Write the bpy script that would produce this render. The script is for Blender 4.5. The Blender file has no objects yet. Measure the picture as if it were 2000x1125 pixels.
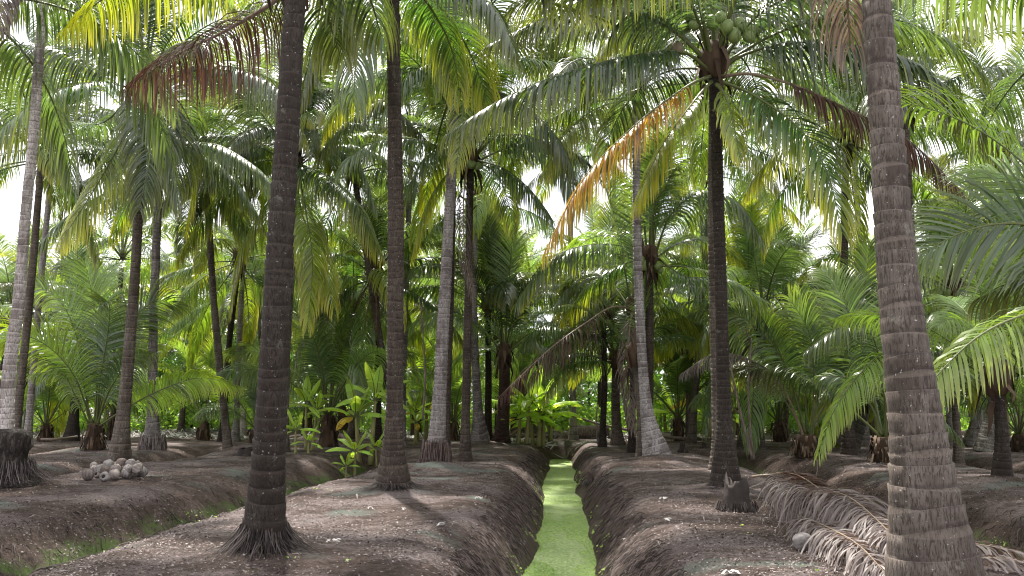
import bpy, math, random
import numpy as np
from math import radians as R, pi
from mathutils import Vector, Matrix

rng = np.random.default_rng(11)
random.seed(11)
S = bpy.context.scene
C = S.collection

# ------------------------------------------------------------------ camera
F = 1700.0; CX = 1000.0; CY = 562.5                     # focal length and centre, in photo pixels
PITCH = math.atan((795 - CY) / F); YAW = math.atan((1092 - CX) / F)
CAM = np.array([0.0, 0.0, 1.5])
cd = bpy.data.cameras.new('camera'); cam = bpy.data.objects.new('camera', cd); C.objects.link(cam)
cam.location = CAM; cam.rotation_euler = (pi / 2 + PITCH, 0, YAW)
cd.sensor_width = 36; cd.lens = 36 * F / 2000; cd.clip_end = 2000; cd.clip_start = 0.05
S.camera = cam
MW = np.array(cam.rotation_euler.to_matrix())

# ------------------------------------------------------------------ sky, sun, exposure
SUN_EL, SUN_AZ = R(58), R(-22)                           # azimuth measured from +Y towards +X
w = bpy.data.worlds.new('World'); S.world = w; w.use_nodes = True
nt = w.node_tree; nt.nodes.clear()
wo = nt.nodes.new('ShaderNodeOutputWorld'); bg = nt.nodes.new('ShaderNodeBackground')
sky = nt.nodes.new('ShaderNodeTexSky'); sky.sky_type = 'NISHITA'; sky.sun_disc = False
sky.sun_elevation = SUN_EL; sky.sun_rotation = SUN_AZ; sky.air_density = 1.0; sky.dust_density = 2.0
tc = nt.nodes.new('ShaderNodeTexCoord'); nz = nt.nodes.new('ShaderNodeTexNoise')
nz.inputs['Scale'].default_value = 2.2; nz.inputs['Detail'].default_value = 5
cr = nt.nodes.new('ShaderNodeValToRGB'); cr.color_ramp.elements[0].position = 0.30; cr.color_ramp.elements[1].position = 0.55
cr.color_ramp.elements[0].color = (0.62, 0.62, 0.62, 1); cr.color_ramp.elements[1].color = (1, 1, 1, 1)
mx = nt.nodes.new('ShaderNodeMixRGB'); mx.inputs[2].default_value = (7.8, 7.8, 8.0, 1)   # thin bright cloud
nt.links.new(tc.outputs['Generated'], nz.inputs['Vector']); nt.links.new(nz.outputs['Fac'], cr.inputs[0])
nt.links.new(cr.outputs[0], mx.inputs[0]); nt.links.new(sky.outputs[0], mx.inputs[1])
nt.links.new(mx.outputs[0], bg.inputs[0]); bg.inputs[1].default_value = 0.10
nt.links.new(bg.outputs[0], wo.inputs[0])
sl = bpy.data.lights.new('sun', 'SUN'); so = bpy.data.objects.new('sun', sl); C.objects.link(so)
sl.energy = 4.3; sl.angle = R(2); sl.color = (1, 0.95, 0.86)
sd = Vector((math.sin(SUN_AZ) * math.cos(SUN_EL), math.cos(SUN_AZ) * math.cos(SUN_EL), math.sin(SUN_EL)))
so.rotation_euler = sd.to_track_quat('Z', 'Y').to_euler()
S.view_settings.view_transform = 'Standard'; S.view_settings.look = 'None'
S.view_settings.exposure = 1.5; S.view_settings.gamma = 1
S.render.engine = 'CYCLES'
S.cycles.max_bounces = 8; S.cycles.transmission_bounces = 6; S.cycles.diffuse_bounces = 5; S.cycles.filter_width = 1.1

# ------------------------------------------------------------------ measuring helpers
def ray(px, py):
    d = MW @ np.array([(px - CX) / F, -(py - CY) / F, -1.0]); return d
def W(px, py, Y):                                        # point seen at a pixel, at distance Y down the plantation
    d = ray(px, py); return CAM + d * (Y / d[1])
def smooth(t): t = np.clip(t, 0, 1); return t * t * (3 - 2 * t)
_g = np.random.default_rng(5).random((256, 256))
def vnoise(x, y, s=1.0, o=0):
    x = np.asarray(x, float) / s + 37.3 * (o + 1); y = np.asarray(y, float) / s + 91.7 * (o + 1)
    xi = np.floor(x).astype(int); yi = np.floor(y).astype(int); fx = smooth(x - xi); fy = smooth(y - yi)
    a = _g[xi % 256, yi % 256]; b = _g[(xi + 1) % 256, yi % 256]; c = _g[xi % 256, (yi + 1) % 256]; d = _g[(xi + 1) % 256, (yi + 1) % 256]
    return (a * (1 - fx) + b * fx) * (1 - fy) + (c * (1 - fx) + d * fx) * fy - 0.5
WATER_Z = -0.72
#          centre, bottom half width, shoulder half width, depth, far end Y
DITCH = [(0.02, 0.27, 1.5, 0.98, 38.5), (-6.2, 0.22, 1.9, 0.82, 30.5), (5.75, 0.2, 1.6, 0.8, 33.0), (-12.4, 0.2, 1.5, 0.6, 33.0),
         (11.9, 0.2, 1.6, 0.7, 34.0), (-18.6, 0.2, 1.5, 0.55, 35.0), (18.0, 0.2, 1.5, 0.6, 35.0), (-25, .2, 1.5, .5, 36), (24.2, .2, 1.5, .5, 36)]
def ditch_z(x, y):
    z = np.zeros(np.broadcast(x, y).shape)
    for i, (c, wb, wt, D, ye) in enumerate(DITCH):
        cc = c + vnoise(y, 0 * y, 4.0, i) * 0.30 * (0.8 if i == 0 else 1.2) + vnoise(y, 0 * y, 1.3, i + 9) * 0.10
        wv = wt * (1 + 0.34 * vnoise(y, x * 0, 2.2, i + 3))
        t = np.clip((np.abs(x - cc) - wb) / (wv - wb), 0, 1)
        e = np.clip((ye + vnoise(x, y * 0, 0.8, 4) * 0.3 - y) / 1.3, 0, 1)       # the end bank
        z = np.minimum(z, -D * (1 - t) ** 2.0 * (1 - (1 - e) ** 2))
    return z
MOUNDS = []                                              # (x, y, height, radius) earth heaped round trunks
def H(x, y):
    x = np.asarray(x, float); y = np.asarray(y, float)
    z = ditch_z(x, y)
    flat = 1 - np.clip(-z / 0.3, 0, 1)
    z = z + 0.10 * vnoise(x, y, 2.6, 1) + 0.04 * vnoise(x, y, 0.9, 2) + 0.016 * vnoise(x, y, 0.31, 3) + 0.012 * vnoise(x, y, 0.12, 5)
    z = z + (1 - flat) * np.where(np.abs(x) < 2, .45, 1) * (0.07 * vnoise(x, y + x * 0.6, 0.22, 6) + 0.05 * vnoise(x * .5, y * 2, 0.3, 7))
    z = z + 0.30 * smooth((y - 40) / 8) * (0.5 + vnoise(x, y, 3.0, 8))
    for mx_, my_, mh, mr in MOUNDS:
        r2 = ((x - mx_) ** 2 + (y - my_) ** 2) / (mr * mr); z = z + mh * np.exp(-r2)
    return z
def G(px, py, z=0.0):
    d = ray(px, py); p = CAM + d * ((z - 1.5) / d[2]); return p

# ------------------------------------------------------------------ mesh helpers
def mesh_arrays(name, V, Q, uv=None, mats=(), mi=None, smooth_=True):
    V = np.asarray(V, np.float32).reshape(-1, 3); Q = np.asarray(Q, np.int32).reshape(-1, 4)
    me = bpy.data.meshes.new(name)
    me.vertices.add(len(V)); me.vertices.foreach_set('co', V.ravel())
    me.loops.add(len(Q) * 4); me.loops.foreach_set('vertex_index', Q.ravel())
    me.polygons.add(len(Q)); me.polygons.foreach_set('loop_start', np.arange(len(Q), dtype=np.int32) * 4)
    if smooth_: me.polygons.foreach_set('use_smooth', np.ones(len(Q), bool))
    if uv is not None:
        l = me.uv_layers.new(name='uv'); l.data.foreach_set('uv', np.asarray(uv, np.float32)[Q.ravel()].ravel())
    for m in mats: me.materials.append(m)
    if mi is not None: me.polygons.foreach_set('material_index', np.asarray(mi, np.int32))
    me.update(calc_edges=True); me.validate()
    return me
class MB:
    def __init__(s): s.V = []; s.Q = []; s.U = []; s.M = []; s.n = 0
    def add(s, V, Q, U=None, m=0):
        V = np.asarray(V, float).reshape(-1, 3); Q = np.asarray(Q, int).reshape(-1, 4)
        s.V.append(V); s.Q.append(Q + s.n); s.U.append(np.zeros((len(V), 2)) if U is None else np.asarray(U, float).reshape(-1, 2))
        s.M.append(np.full(len(Q), m)); s.n += len(V)
    def mesh(s, name, mats, smooth_=True):
        return mesh_arrays(name, np.concatenate(s.V), np.concatenate(s.Q), np.concatenate(s.U), mats, np.concatenate(s.M), smooth_)
def link(name, data, parent=None, loc=(0, 0, 0), rot=(0, 0, 0), scale=1.0, color=None, label=None):
    o = bpy.data.objects.new(name, data); C.objects.link(o)
    o.location = loc; o.rotation_euler = rot; o.scale = (scale,) * 3 if np.isscalar(scale) else scale
    if parent: o.parent = parent
    if color is not None: o.color = color
    if label: o['label'] = label
    return o
def tag(o, label, cat, group=None, kind=None):
    if label: o['label'] = label
    if cat: o['category'] = cat
    if group: o['group'] = group
    if kind: o['kind'] = kind
    return o
def ribbons(P, Wd, u=None, fold=0.0):
    """P (K,n,3) centre lines, Wd (K,n,3) half width vectors -> V,Q,U"""
    K, n, _ = P.shape
    V = np.stack([P - Wd, P + Wd], 2)
    i = np.arange(K)[:, None] * (n * 2) + np.arange(n - 1)[None] * 2
    Q = np.stack([i, i + 1, i + 3, i + 2], -1).reshape(-1, 4)
    U = np.zeros((K, n, 2, 2)); U[..., 1] = np.linspace(0, 1, n)[None, :, None]
    if u is not None: U[..., 0] = np.asarray(u)[:, None, None]
    return V.reshape(-1, 3), Q, U.reshape(-1, 2)
def roof_ribbons(P, Wd, N):
    """three point cross section, so a strand stands proud of the ground"""
    K, n, _ = P.shape
    V = np.stack([P - Wd, P + N, P + Wd], 2)
    i = np.arange(K)[:, None] * (n * 3) + np.arange(n - 1)[None] * 3
    Q = np.concatenate([np.stack([i + a, i + a + 1, i + a + 4, i + a + 3], -1).reshape(-1, 4) for a in (0, 1)])
    return V.reshape(-1, 3), Q, None
def unit(a): return a / np.maximum(np.linalg.norm(a, axis=-1, keepdims=True), 1e-9)
def resample(pts, m):
    pts = np.asarray(pts, float)
    if len(pts) > 2:                                     # Catmull-Rom
        p = np.vstack([2 * pts[0] - pts[1], pts, 2 * pts[-1] - pts[-2]]); out = []
        for i in range(1, len(p) - 2):
            t = np.linspace(0, 1, 12, endpoint=False)[:, None]; a, b, c, d = p[i - 1], p[i], p[i + 1], p[i + 2]
            out.append(0.5 * ((2 * b) + (-a + c) * t + (2 * a - 5 * b + 4 * c - d) * t ** 2 + (-a + 3 * b - 3 * c + d) * t ** 3))
        pts = np.vstack(out + [pts[-1:]])
    L = np.r_[0, np.cumsum(np.linalg.norm(np.diff(pts, axis=0), axis=1))]
    s = np.linspace(0, L[-1], m); return np.stack([np.interp(s, L, pts[:, k]) for k in range(3)], 1), L[-1]
def tube(P, r, sides=6, flat=1.0, u0=None, close=True, jitter=0):
    P = np.asarray(P, float); n = len(P); r = np.broadcast_to(r, (n,)).astype(float)
    T = unit(np.gradient(P, axis=0)); ref = np.array([0, 0, 1.0]) if abs(T[0][2]) < 0.9 else np.array([1.0, 0, 0])
    A = unit(np.cross(T, ref)); B = np.cross(T, A); a = np.linspace(0, 2 * pi, sides, endpoint=False)
    rr = r[:, None] * (1 + (rng.normal(0, jitter, (n, sides)) if jitter else 0))
    V = P[:, None] + rr[..., None] * (np.cos(a)[None, :, None] * A[:, None] + flat * np.sin(a)[None, :, None] * B[:, None])
    i = np.arange(n - 1)[:, None] * sides + np.arange(sides)[None]; j = np.arange(n - 1)[:, None] * sides + (np.arange(sides)[None] + 1) % sides
    Q = np.stack([i, j, j + sides, i + sides], -1).reshape(-1, 4)
    V = V.reshape(-1, 3); U = np.stack([np.tile(a / (2 * pi), n), np.repeat(np.linspace(0, 1, n), sides)], 1)
    if close:                                            # cap both ends
        V = np.vstack([V, P[:1], P[-1:]]); U = np.vstack([U, [[0, 0], [0, 1]]]); c0 = n * sides; q = []
        for k in range(0, sides, 2):
            q.append([c0, (k + 2) % sides, (k + 1) % sides, k]); b = (n - 1) * sides
            q.append([c0 + 1, b + k, b + (k + 1) % sides, b + (k + 2) % sides])
        Q = np.vstack([Q, q])
    return V, Q, U
def blob(r, seg=12, rings=8, sq=(1, 1, 1), noise=0.0, seed=0, c=(0, 0, 0)):
    rg = np.random.default_rng(seed); th = np.linspace(0.02, pi - 0.02, rings + 1); ph = np.linspace(0, 2 * pi, seg, endpoint=False)
    k = rg.normal(size=(3, 3)) * 2
    D = np.stack([np.sin(th)[:, None] * np.cos(ph), np.sin(th)[:, None] * np.sin(ph), np.repeat(np.cos(th)[:, None], seg, 1)], -1)
    f = 1 + noise * np.sin(D @ k[0] * 1.7 + 1) + noise * 0.6 * np.sin(D @ k[1] * 3 + 2)
    V = (D * f[..., None] * r * np.array(sq)).reshape(-1, 3) + np.array(c)
    i = np.arange(rings)[:, None] * seg + np.arange(seg)[None]; j = np.arange(rings)[:, None] * seg + (np.arange(seg)[None] + 1) % seg
    return V, np.stack([i, i + seg, j + seg, j], -1).reshape(-1, 4), np.stack([np.tile(ph / 6.283, rings + 1), np.repeat(th / pi, seg)], 1)

# ------------------------------------------------------------------ materials
class NT:
    def __init__(s, name):
        s.m = bpy.data.materials.new(name); s.m.use_nodes = True; s.t = s.m.node_tree; s.t.nodes.clear()
        s.out = s.n('ShaderNodeOutputMaterial')
    def n(s, t, **k):
        x = s.t.nodes.new(t)
        for a, b in k.items(): setattr(x, a, b)
        return x
    def put(s, sock, v):
        if isinstance(v, bpy.types.NodeSocket): s.t.links.new(v, sock)
        elif isinstance(v, (tuple, list)) and len(v) == 3 and sock.type == 'RGBA': sock.default_value = (*v, 1)
        else: sock.default_value = v
    def mix(s, f, a, b, mode='MIX'):
        x = s.n('ShaderNodeMixRGB', blend_type=mode); s.put(x.inputs[0], f); s.put(x.inputs[1], a); s.put(x.inputs[2], b); return x.outputs[0]
    def math(s, op, a, b=0.0, c=0.0, clamp=False):
        x = s.n('ShaderNodeMath', operation=op, use_clamp=clamp); s.put(x.inputs[0], a); s.put(x.inputs[1], b); s.put(x.inputs[2], c); return x.outputs[0]
    def noise(s, vec, scale, detail=4, rough=0.55, out='Fac'):
        x = s.n('ShaderNodeTexNoise'); s.put(x.inputs['Vector'], vec); x.inputs['Scale'].default_value = scale
        x.inputs['Detail'].default_value = detail; x.inputs['Roughness'].default_value = rough; return x.outputs[out]
    def ramp(s, v, stops):
        x = s.n('ShaderNodeValToRGB'); e = x.color_ramp.elements
        while len(e) < len(stops): e.new(0.5)
        for k, (p, c) in zip(e, stops):
            k.position = p; k.color = (c, c, c, 1) if np.isscalar(c) else (*c, 1)
        s.put(x.inputs[0], v); return x.outputs[0]
    def mapping(s, vec, scale):
        x = s.n('ShaderNodeMapping'); s.put(x.inputs[0], vec); x.inputs['Scale'].default_value = scale; return x.outputs[0]
    def bump(s, h, strength=0.5, dist=0.02):
        x = s.n('ShaderNodeBump'); s.put(x.inputs['Height'], h); x.inputs['Strength'].default_value = strength; x.inputs['Distance'].default_value = dist; return x.outputs[0]
    def pbsdf(s, col, rough=0.7, spec=0.3, normal=None):
        x = s.n('ShaderNodeBsdfPrincipled'); s.put(x.inputs['Base Color'], col); s.put(x.inputs['Roughness'], rough)
        s.put(x.inputs['Specular IOR Level'], spec)
        if normal is not None: s.put(x.inputs['Normal'], normal)
        return x.outputs[0]
    def end(s, sh): s.t.links.new(sh, s.out.inputs[0]); return s.m

def leaf_material(name, gain=(2.35, 2.35, 0.75), trans=0.42, rough=0.30, spec=1.0, vein=0.0, tipcol=(0.34, 0.32, 0.025)):
    k = NT(name); oi = k.n('ShaderNodeObjectInfo'); uv = k.n('ShaderNodeUVMap'); uv.uv_map = 'uv'; geo = k.n('ShaderNodeNewGeometry')
    sx = k.n('ShaderNodeSeparateXYZ'); k.put(sx.inputs[0], uv.outputs[0])
    rnd = geo.outputs['Random Per Island']
    hs = k.n('ShaderNodeHueSaturation'); k.put(hs.inputs['Color'], oi.outputs['Color'])
    k.put(hs.inputs['Value'], k.math('MULTIPLY_ADD', rnd, 0.7, 0.65)); k.put(hs.inputs['Hue'], k.math('MULTIPLY_ADD', rnd, 0.03, 0.485))
    # real yellowing: it spreads from leaflet tips and from the frond's outer end
    t = k.math('MULTIPLY_ADD', sx.outputs[1], 0.75, k.math('MULTIPLY', sx.outputs[0], 0.55))
    t = k.math('ADD', t, k.math('MULTIPLY_ADD', rnd, 0.35, -0.62))
    t = k.math('MULTIPLY', k.math('MULTIPLY', t, k.math('SUBTRACT', 1.0, oi.outputs['Alpha'])), 2.2, clamp=True)
    col = k.mix(t, hs.outputs[0], tipcol)
    if vein:
        wv = k.n('ShaderNodeTexWave'); wv.inputs['Scale'].default_value = 9; wv.inputs['Distortion'].default_value = 1.0
        wv.wave_type = 'BANDS'; wv.bands_direction = 'Y'; k.put(wv.inputs['Vector'], uv.outputs[0])
        col = k.mix(k.math('MULTIPLY', wv.outputs['Fac'], vein), col, k.mix(1.0, col, (0.6, 0.65, 0.5), 'MULTIPLY'))
    p = k.pbsdf(col, rough, spec)
    tr = k.n('ShaderNodeBsdfTranslucent'); k.put(tr.inputs[0], k.mix(1.0, col, gain, 'MULTIPLY'))
    ms = k.n('ShaderNodeMixShader'); ms.inputs[0].default_value = trans
    k.t.links.new(p, ms.inputs[1]); k.t.links.new(tr.outputs[0], ms.inputs[2]); return k.end(ms.outputs[0])
M_leaf = leaf_material('palm_leaflet')
M_dead = leaf_material('dead_leaflet', gain=(1.5, 1.2, .9), trans=0.22, rough=0.55, spec=0.35, tipcol=(0.16, 0.06, 0.04))
M_banana = leaf_material('banana_leaf', gain=(2.3, 2.2, 0.9), trans=0.5, rough=0.42, spec=0.45, vein=0.5, tipcol=(0.6, 0.38, 0.04))
M_bush = leaf_material('bush_leaf', gain=(2.6, 2.6, 1.0), trans=0.45, rough=0.4, spec=0.5)
def midrib_material(name, c1, c2):
    k = NT(name); oi = k.n('ShaderNodeTexCoord')
    return k.end(k.pbsdf(k.mix(k.noise(oi.outputs['Object'], 6), c1, c2), 0.5, 0.4))
M_rib = midrib_material('green_midrib', (0.055, 0.075, 0.022), (0.14, 0.15, 0.05))
M_ribdead = midrib_material('brown_midrib', (0.14, 0.09, 0.06), (0.3, 0.23, 0.17))

def trunk_material():
    k = NT('palm_bark'); oi = k.n('ShaderNodeObjectInfo'); uv = k.n('ShaderNodeUVMap'); uv.uv_map = 'uv'; tc = k.n('ShaderNodeTexCoord')
    sx = k.n('ShaderNodeSeparateXYZ'); k.put(sx.inputs[0], uv.outputs[0])
    fr = k.math('FRACT', sx.outputs[1]); fl = k.math('FLOOR', sx.outputs[1])
    wn = k.n('ShaderNodeTexWhiteNoise', noise_dimensions='1D'); k.put(wn.inputs['W'], fl)
    # vertical fibres: seamless round the trunk because they use object coordinates squashed in z
    st = k.noise(k.mapping(tc.outputs['Object'], (70, 70, 13)), 1.0, 4, 0.7)
    st2 = k.noise(k.mapping(tc.outputs['Object'], (14, 14, 1.6)), 1.0, 5, 0.6)
    pat = k.noise(k.mapping(tc.outputs['Object'], (3, 3, 1.1)), 1.0, 5, 0.62)
    c = k.mix(k.ramp(st2, [(0.3, 0.0), (0.7, 1.0)]), k.mix(1.0, oi.outputs['Color'], (0.62, 0.58, 0.56), 'MULTIPLY'), k.mix(1.0, oi.outputs['Color'], (1.3, 1.3, 1.32), 'MULTIPLY'))
    c = k.mix(k.ramp(st, [(0.42, 0.85), (0.50, 0.0)]), c, k.mix(1.0, oi.outputs['Color'], (0.30, 0.27, 0.25), 'MULTIPLY'))
    c = k.mix(k.math('MULTIPLY', k.ramp(pat, [(0.47, 0.0), (0.56, 0.9)]), k.math('MULTIPLY_ADD', wn.outputs['Value'], 0.7, 0.3)), c, k.mix(0.6, (0.035, 0.024, 0.020), k.mix(1.0, oi.outputs['Color'], (0.4, 0.35, 0.34), 'MULTIPLY')))
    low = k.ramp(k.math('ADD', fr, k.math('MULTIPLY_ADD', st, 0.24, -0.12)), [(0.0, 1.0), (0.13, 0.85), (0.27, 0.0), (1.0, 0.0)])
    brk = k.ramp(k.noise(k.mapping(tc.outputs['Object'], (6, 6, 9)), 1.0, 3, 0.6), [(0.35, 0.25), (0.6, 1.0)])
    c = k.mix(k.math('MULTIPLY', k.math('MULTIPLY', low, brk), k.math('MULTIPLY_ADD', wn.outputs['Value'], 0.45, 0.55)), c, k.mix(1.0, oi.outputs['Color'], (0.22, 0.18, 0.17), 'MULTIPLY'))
    hi = k.ramp(fr, [(0.92, 0.0), (0.98, 0.35), (1.0, 0.1)])
    c = k.mix(hi, c, k.mix(1.0, oi.outputs['Color'], (1.7, 1.65, 1.6), 'MULTIPLY'))
    sp = k.ramp(k.noise(tc.outputs['Object'], 38, 2, 0.5), [(0.70, 0.0), (0.74, 0.7)])
    c = k.mix(sp, c, (0.42, 0.42, 0.40))
    lic = k.ramp(k.noise(tc.outputs['Object'], 5.5, 6, 0.75), [(0.60, 0.0), (0.68, 0.45)])
    c = k.mix(lic, c, k.mix(0.5, k.mix(1.0, oi.outputs['Color'], (2.2, 2.3, 2.1), 'MULTIPLY'), (0.2, 0.21, 0.18)))
    h = k.math('ADD', k.math('MULTIPLY', st, 0.8), k.math('MULTIPLY', k.ramp(fr, [(0, 0.0), (0.15, 0.7), (1, 1.0)]), 0.5))
    return k.end(k.pbsdf(c, 0.85, 0.25, k.bump(h, 0.9, 0.02)))
M_bark = trunk_material()
def simple(name, cols, scale=8, rough=0.85, spec=0.2, bump=0.6, dist=0.01, stretch=(1, 1, 1), island=False, objcol=False):
    k = NT(name); tc = k.n('ShaderNodeTexCoord'); v = k.mapping(tc.outputs['Object'], stretch)
    n = k.noise(v, scale, 5, 0.6)
    if island: n = k.math('ADD', k.math('MULTIPLY', n, 0.4), k.math('MULTIPLY_ADD', k.n('ShaderNodeNewGeometry').outputs['Random Per Island'], 0.9, -0.15))
    c = k.ramp(n, [(0.25 + 0.5 * i / (len(cols) - 1), q) for i, q in enumerate(cols)])
    if objcol: c = k.mix(1.0, c, k.n('ShaderNodeObjectInfo').outputs['Color'], 'MULTIPLY')
    return k.end(k.pbsdf(c, rough, spec, k.bump(n, bump, dist) if bump else None))
M_fibre = simple('root_fibre', [(0.010, 0.008, 0.007), (0.028, 0.022, 0.020), (0.085, 0.070, 0.066)], 5, island=True, objcol=True)
M_sheath = simple('leaf_sheath', [(0.02, 0.013, 0.009), (0.055, 0.033, 0.022), (0.12, 0.08, 0.055)], 4, stretch=(3, 3, 0.6), island=True)
M_husk = simple('coconut_husk', [(0.06, 0.048, 0.045), (0.21, 0.188, 0.185), (0.38, 0.35, 0.345)], 6, bump=0.8, stretch=(2.4, 2.4, .7), objcol=True)
M_hollow = simple('husk_hollow', [(0.02, 0.014, 0.012), (0.05, 0.035, 0.03)], 12)
M_nut = simple('green_coconut', [(0.08, 0.13, 0.04), (0.16, 0.22, 0.07), (0.22, 0.26, 0.10)], 3, rough=0.45, spec=0.4, bump=0.1)
M_nutbrown = simple('ripe_coconut', [(0.12, 0.08, 0.05), (0.2, 0.15, 0.11), (0.28, 0.23, 0.18)], 6, rough=0.7)
M_stalk = simple('banana_stalk', [(0.10, 0.08, 0.04), (0.22, 0.2, 0.09), (0.20, 0.27, 0.08)], 3, stretch=(3, 3, 0.6), rough=0.6)
M_wood = simple('dead_wood', [(0.05, 0.035, 0.03), (0.13, 0.10, 0.085), (0.25, 0.21, 0.19)], 6, stretch=(4, 4, 0.7))
M_litter = simple('leaf_litter', [(0.022, 0.015, 0.012), (0.06, 0.04, 0.033), (0.15, 0.115, 0.108), (0.28, 0.24, 0.235)], 3, island=True, bump=0)
M_pale = simple('pale_leaf', [(0.4, 0.37, 0.36), (0.6, 0.58, 0.57)], 8)
M_strand = simple('root_strand', [(0.014, 0.010, 0.009), (0.035, 0.025, 0.022), (0.10, 0.075, 0.07)], 3, island=True, bump=0)

def ground_material():
    k = NT('plantation_soil'); tc = k.n('ShaderNodeTexCoord'); P = tc.outputs['Object']
    sx = k.n('ShaderNodeSeparateXYZ'); k.put(sx.inputs[0], P)
    big = k.noise(P, 0.55, 5, 0.6); mid = k.noise(P, 3.2, 6, 0.65); fine = k.noise(P, 26, 5, 0.75); grit = k.noise(P, 85, 3, 0.7)
    soil = k.mix(k.ramp(mid, [(0.3, 0.0), (0.7, 1.0)]), (0.062, 0.043, 0.036), (0.160, 0.118, 0.104))
    pale = k.mix(fine, (0.14, 0.108, 0.104), (0.34, 0.29, 0.29))
    top = k.ramp(sx.outputs[2], [(0.40, 0.0), (0.50, 1.0)])
    zz = k.math('ADD', sx.outputs[2], 0.5); top = k.ramp(zz, [(0.28, 0.0), (0.47, 1.0)])
    bm = k.math('MULTIPLY', k.ramp(k.math('MULTIPLY_ADD', mid, 0.35, k.math('MULTIPLY', big, 0.75)), [(0.50, 0.0), (0.63, 0.85)]), top)
    c = k.mix(bm, soil, pale)
    # crumbs: small pale chips and dark bits everywhere
    vo = k.n('ShaderNodeTexVoronoi'); vo.inputs['Scale'].default_value = 30; k.put(vo.inputs['Vector'], k.mapping(P, (1, 1.7, 1)))
    chip = k.math('MULTIPLY', k.ramp(vo.outputs['Distance'], [(0.10, 1.0), (0.24, 0.0)]), k.ramp(k.noise(P, 8, 3), [(0.50, 0.0), (0.60, 0.8)]))
    c = k.mix(chip, c, (0.22, 0.17, 0.16))
    c = k.mix(k.ramp(grit, [(0.36, 0.75), (0.48, 0.0)]), c, (0.028, 0.020, 0.017))
    sp = k.noise(P, 19, 6, 0.85); c = k.mix(k.ramp(sp, [(0.36, 0.85), (0.50, 0.0)]), c, k.mix(1.0, c, (0.28, 0.25, 0.24), 'MULTIPLY'))
    c = k.mix(k.ramp(sp, [(0.54, 0.0), (0.66, 0.8)]), c, k.mix(1.0, c, (2.1, 2.0, 2.0), 'MULTIPLY'))
    # blue-green algae crust on the flat tops, moss low in the ditches
    al = k.math('MULTIPLY', k.ramp(k.noise(k.mapping(P, (0.6, 0.8, 1)), 0.8, 3, 0.5), [(0.60, 0.0), (0.70, 0.75)]), top)
    c = k.mix(al, c, k.mix(fine, (0.09, 0.13, 0.115), (0.26, 0.32, 0.28)))
    ye = k.math('MULTIPLY', k.ramp(k.noise(P, 1.9, 6, 0.7), [(0.66, 0.0), (0.72, 0.7)]), top)
    c = k.mix(ye, c, k.mix(fine, (0.07, 0.09, 0.02), (0.22, 0.24, 0.06)))
    side = k.math('GREATER_THAN', k.math('ABSOLUTE', sx.outputs[0]), 3.0)
    low = k.ramp(k.math('ADD', zz, k.math('MULTIPLY_ADD', mid, 0.5, -0.25)), [(0.0, 1.0), (0.16, 0.0)])
    mo = k.math('MULTIPLY', k.math('MULTIPLY', low, k.ramp(k.noise(P, 1.3, 6, 0.7), [(0.42, 0.0), (0.56, 0.75)])), k.math('MULTIPLY_ADD', side, 0.8, 0.15))
    c = k.mix(mo, c, k.mix(fine, (0.04, 0.08, 0.015), (0.14, 0.24, 0.05)))
    h = k.math('ADD', k.math('MULTIPLY', fine, 0.5), k.math('ADD', k.math('MULTIPLY', sp, 1.5), k.math('MULTIPLY', mid, 0.5)))
    return k.end(k.pbsdf(c, 0.95, 0.15, k.bump(h, 1.0, 0.045)))
M_ground = ground_material()
def water_material():
    k = NT('duckweed_water'); tc = k.n('ShaderNodeTexCoord'); P = tc.outputs['Object']
    big = k.noise(k.mapping(P, (1, 0.5, 1)), 1.0, 4, 0.6); fine = k.noise(P, 60, 4, 0.75)
    vo = k.n('ShaderNodeTexVoronoi'); vo.inputs['Scale'].default_value = 60; k.put(vo.inputs['Vector'], P)
    c = k.mix(fine, (0.12, 0.22, 0.06), (0.34, 0.46, 0.18)); c2 = k.mix(fine, (0.32, 0.42, 0.18), (0.60, 0.67, 0.38))
    c = k.mix(k.ramp(big, [(0.38, 0.0), (0.6, 1.0)]), c, c2)
    c = k.mix(k.ramp(vo.outputs['Distance'], [(0.32, 0.0), (0.5, 0.6)]), c, (0.07, 0.14, 0.04)); sp = k.noise(P, 22, 4, 0.8); c = k.mix(k.ramp(sp, [(0.52, 0.0), (0.60, 0.8)]), c, (0.62, 0.72, 0.26)); c = k.mix(k.ramp(k.noise(P, 13, 5, 0.8), [(0.36, 0.75), (0.44, 0.0)]), c, (0.05, 0.12, 0.03))
    return k.end(k.pbsdf(c, 0.45, 0.4, k.bump(fine, 0.4, 0.01)))
M_water = water_material()
def weed_material():
    k = NT('weed_leaf'); r = k.n('ShaderNodeNewGeometry').outputs['Random Per Island']
    c = k.ramp(r, [(0.0, (0.09, 0.20, 0.03)), (0.4, (0.22, 0.42, 0.07)), (0.75, (0.48, 0.62, 0.14)), (1.0, (0.68, 0.72, 0.34))])
    p = k.pbsdf(c, 0.45, 0.4); tr = k.n('ShaderNodeBsdfTranslucent'); k.put(tr.inputs[0], k.mix(1.0, c, (1.5, 1.5, 0.8), 'MULTIPLY'))
    ms = k.n('ShaderNodeMixShader'); ms.inputs[0].default_value = 0.35; k.t.links.new(p, ms.inputs[1]); k.t.links.new(tr.outputs[0], ms.inputs[2])
    return k.end(ms.outputs[0])
M_weed = weed_material()

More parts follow.
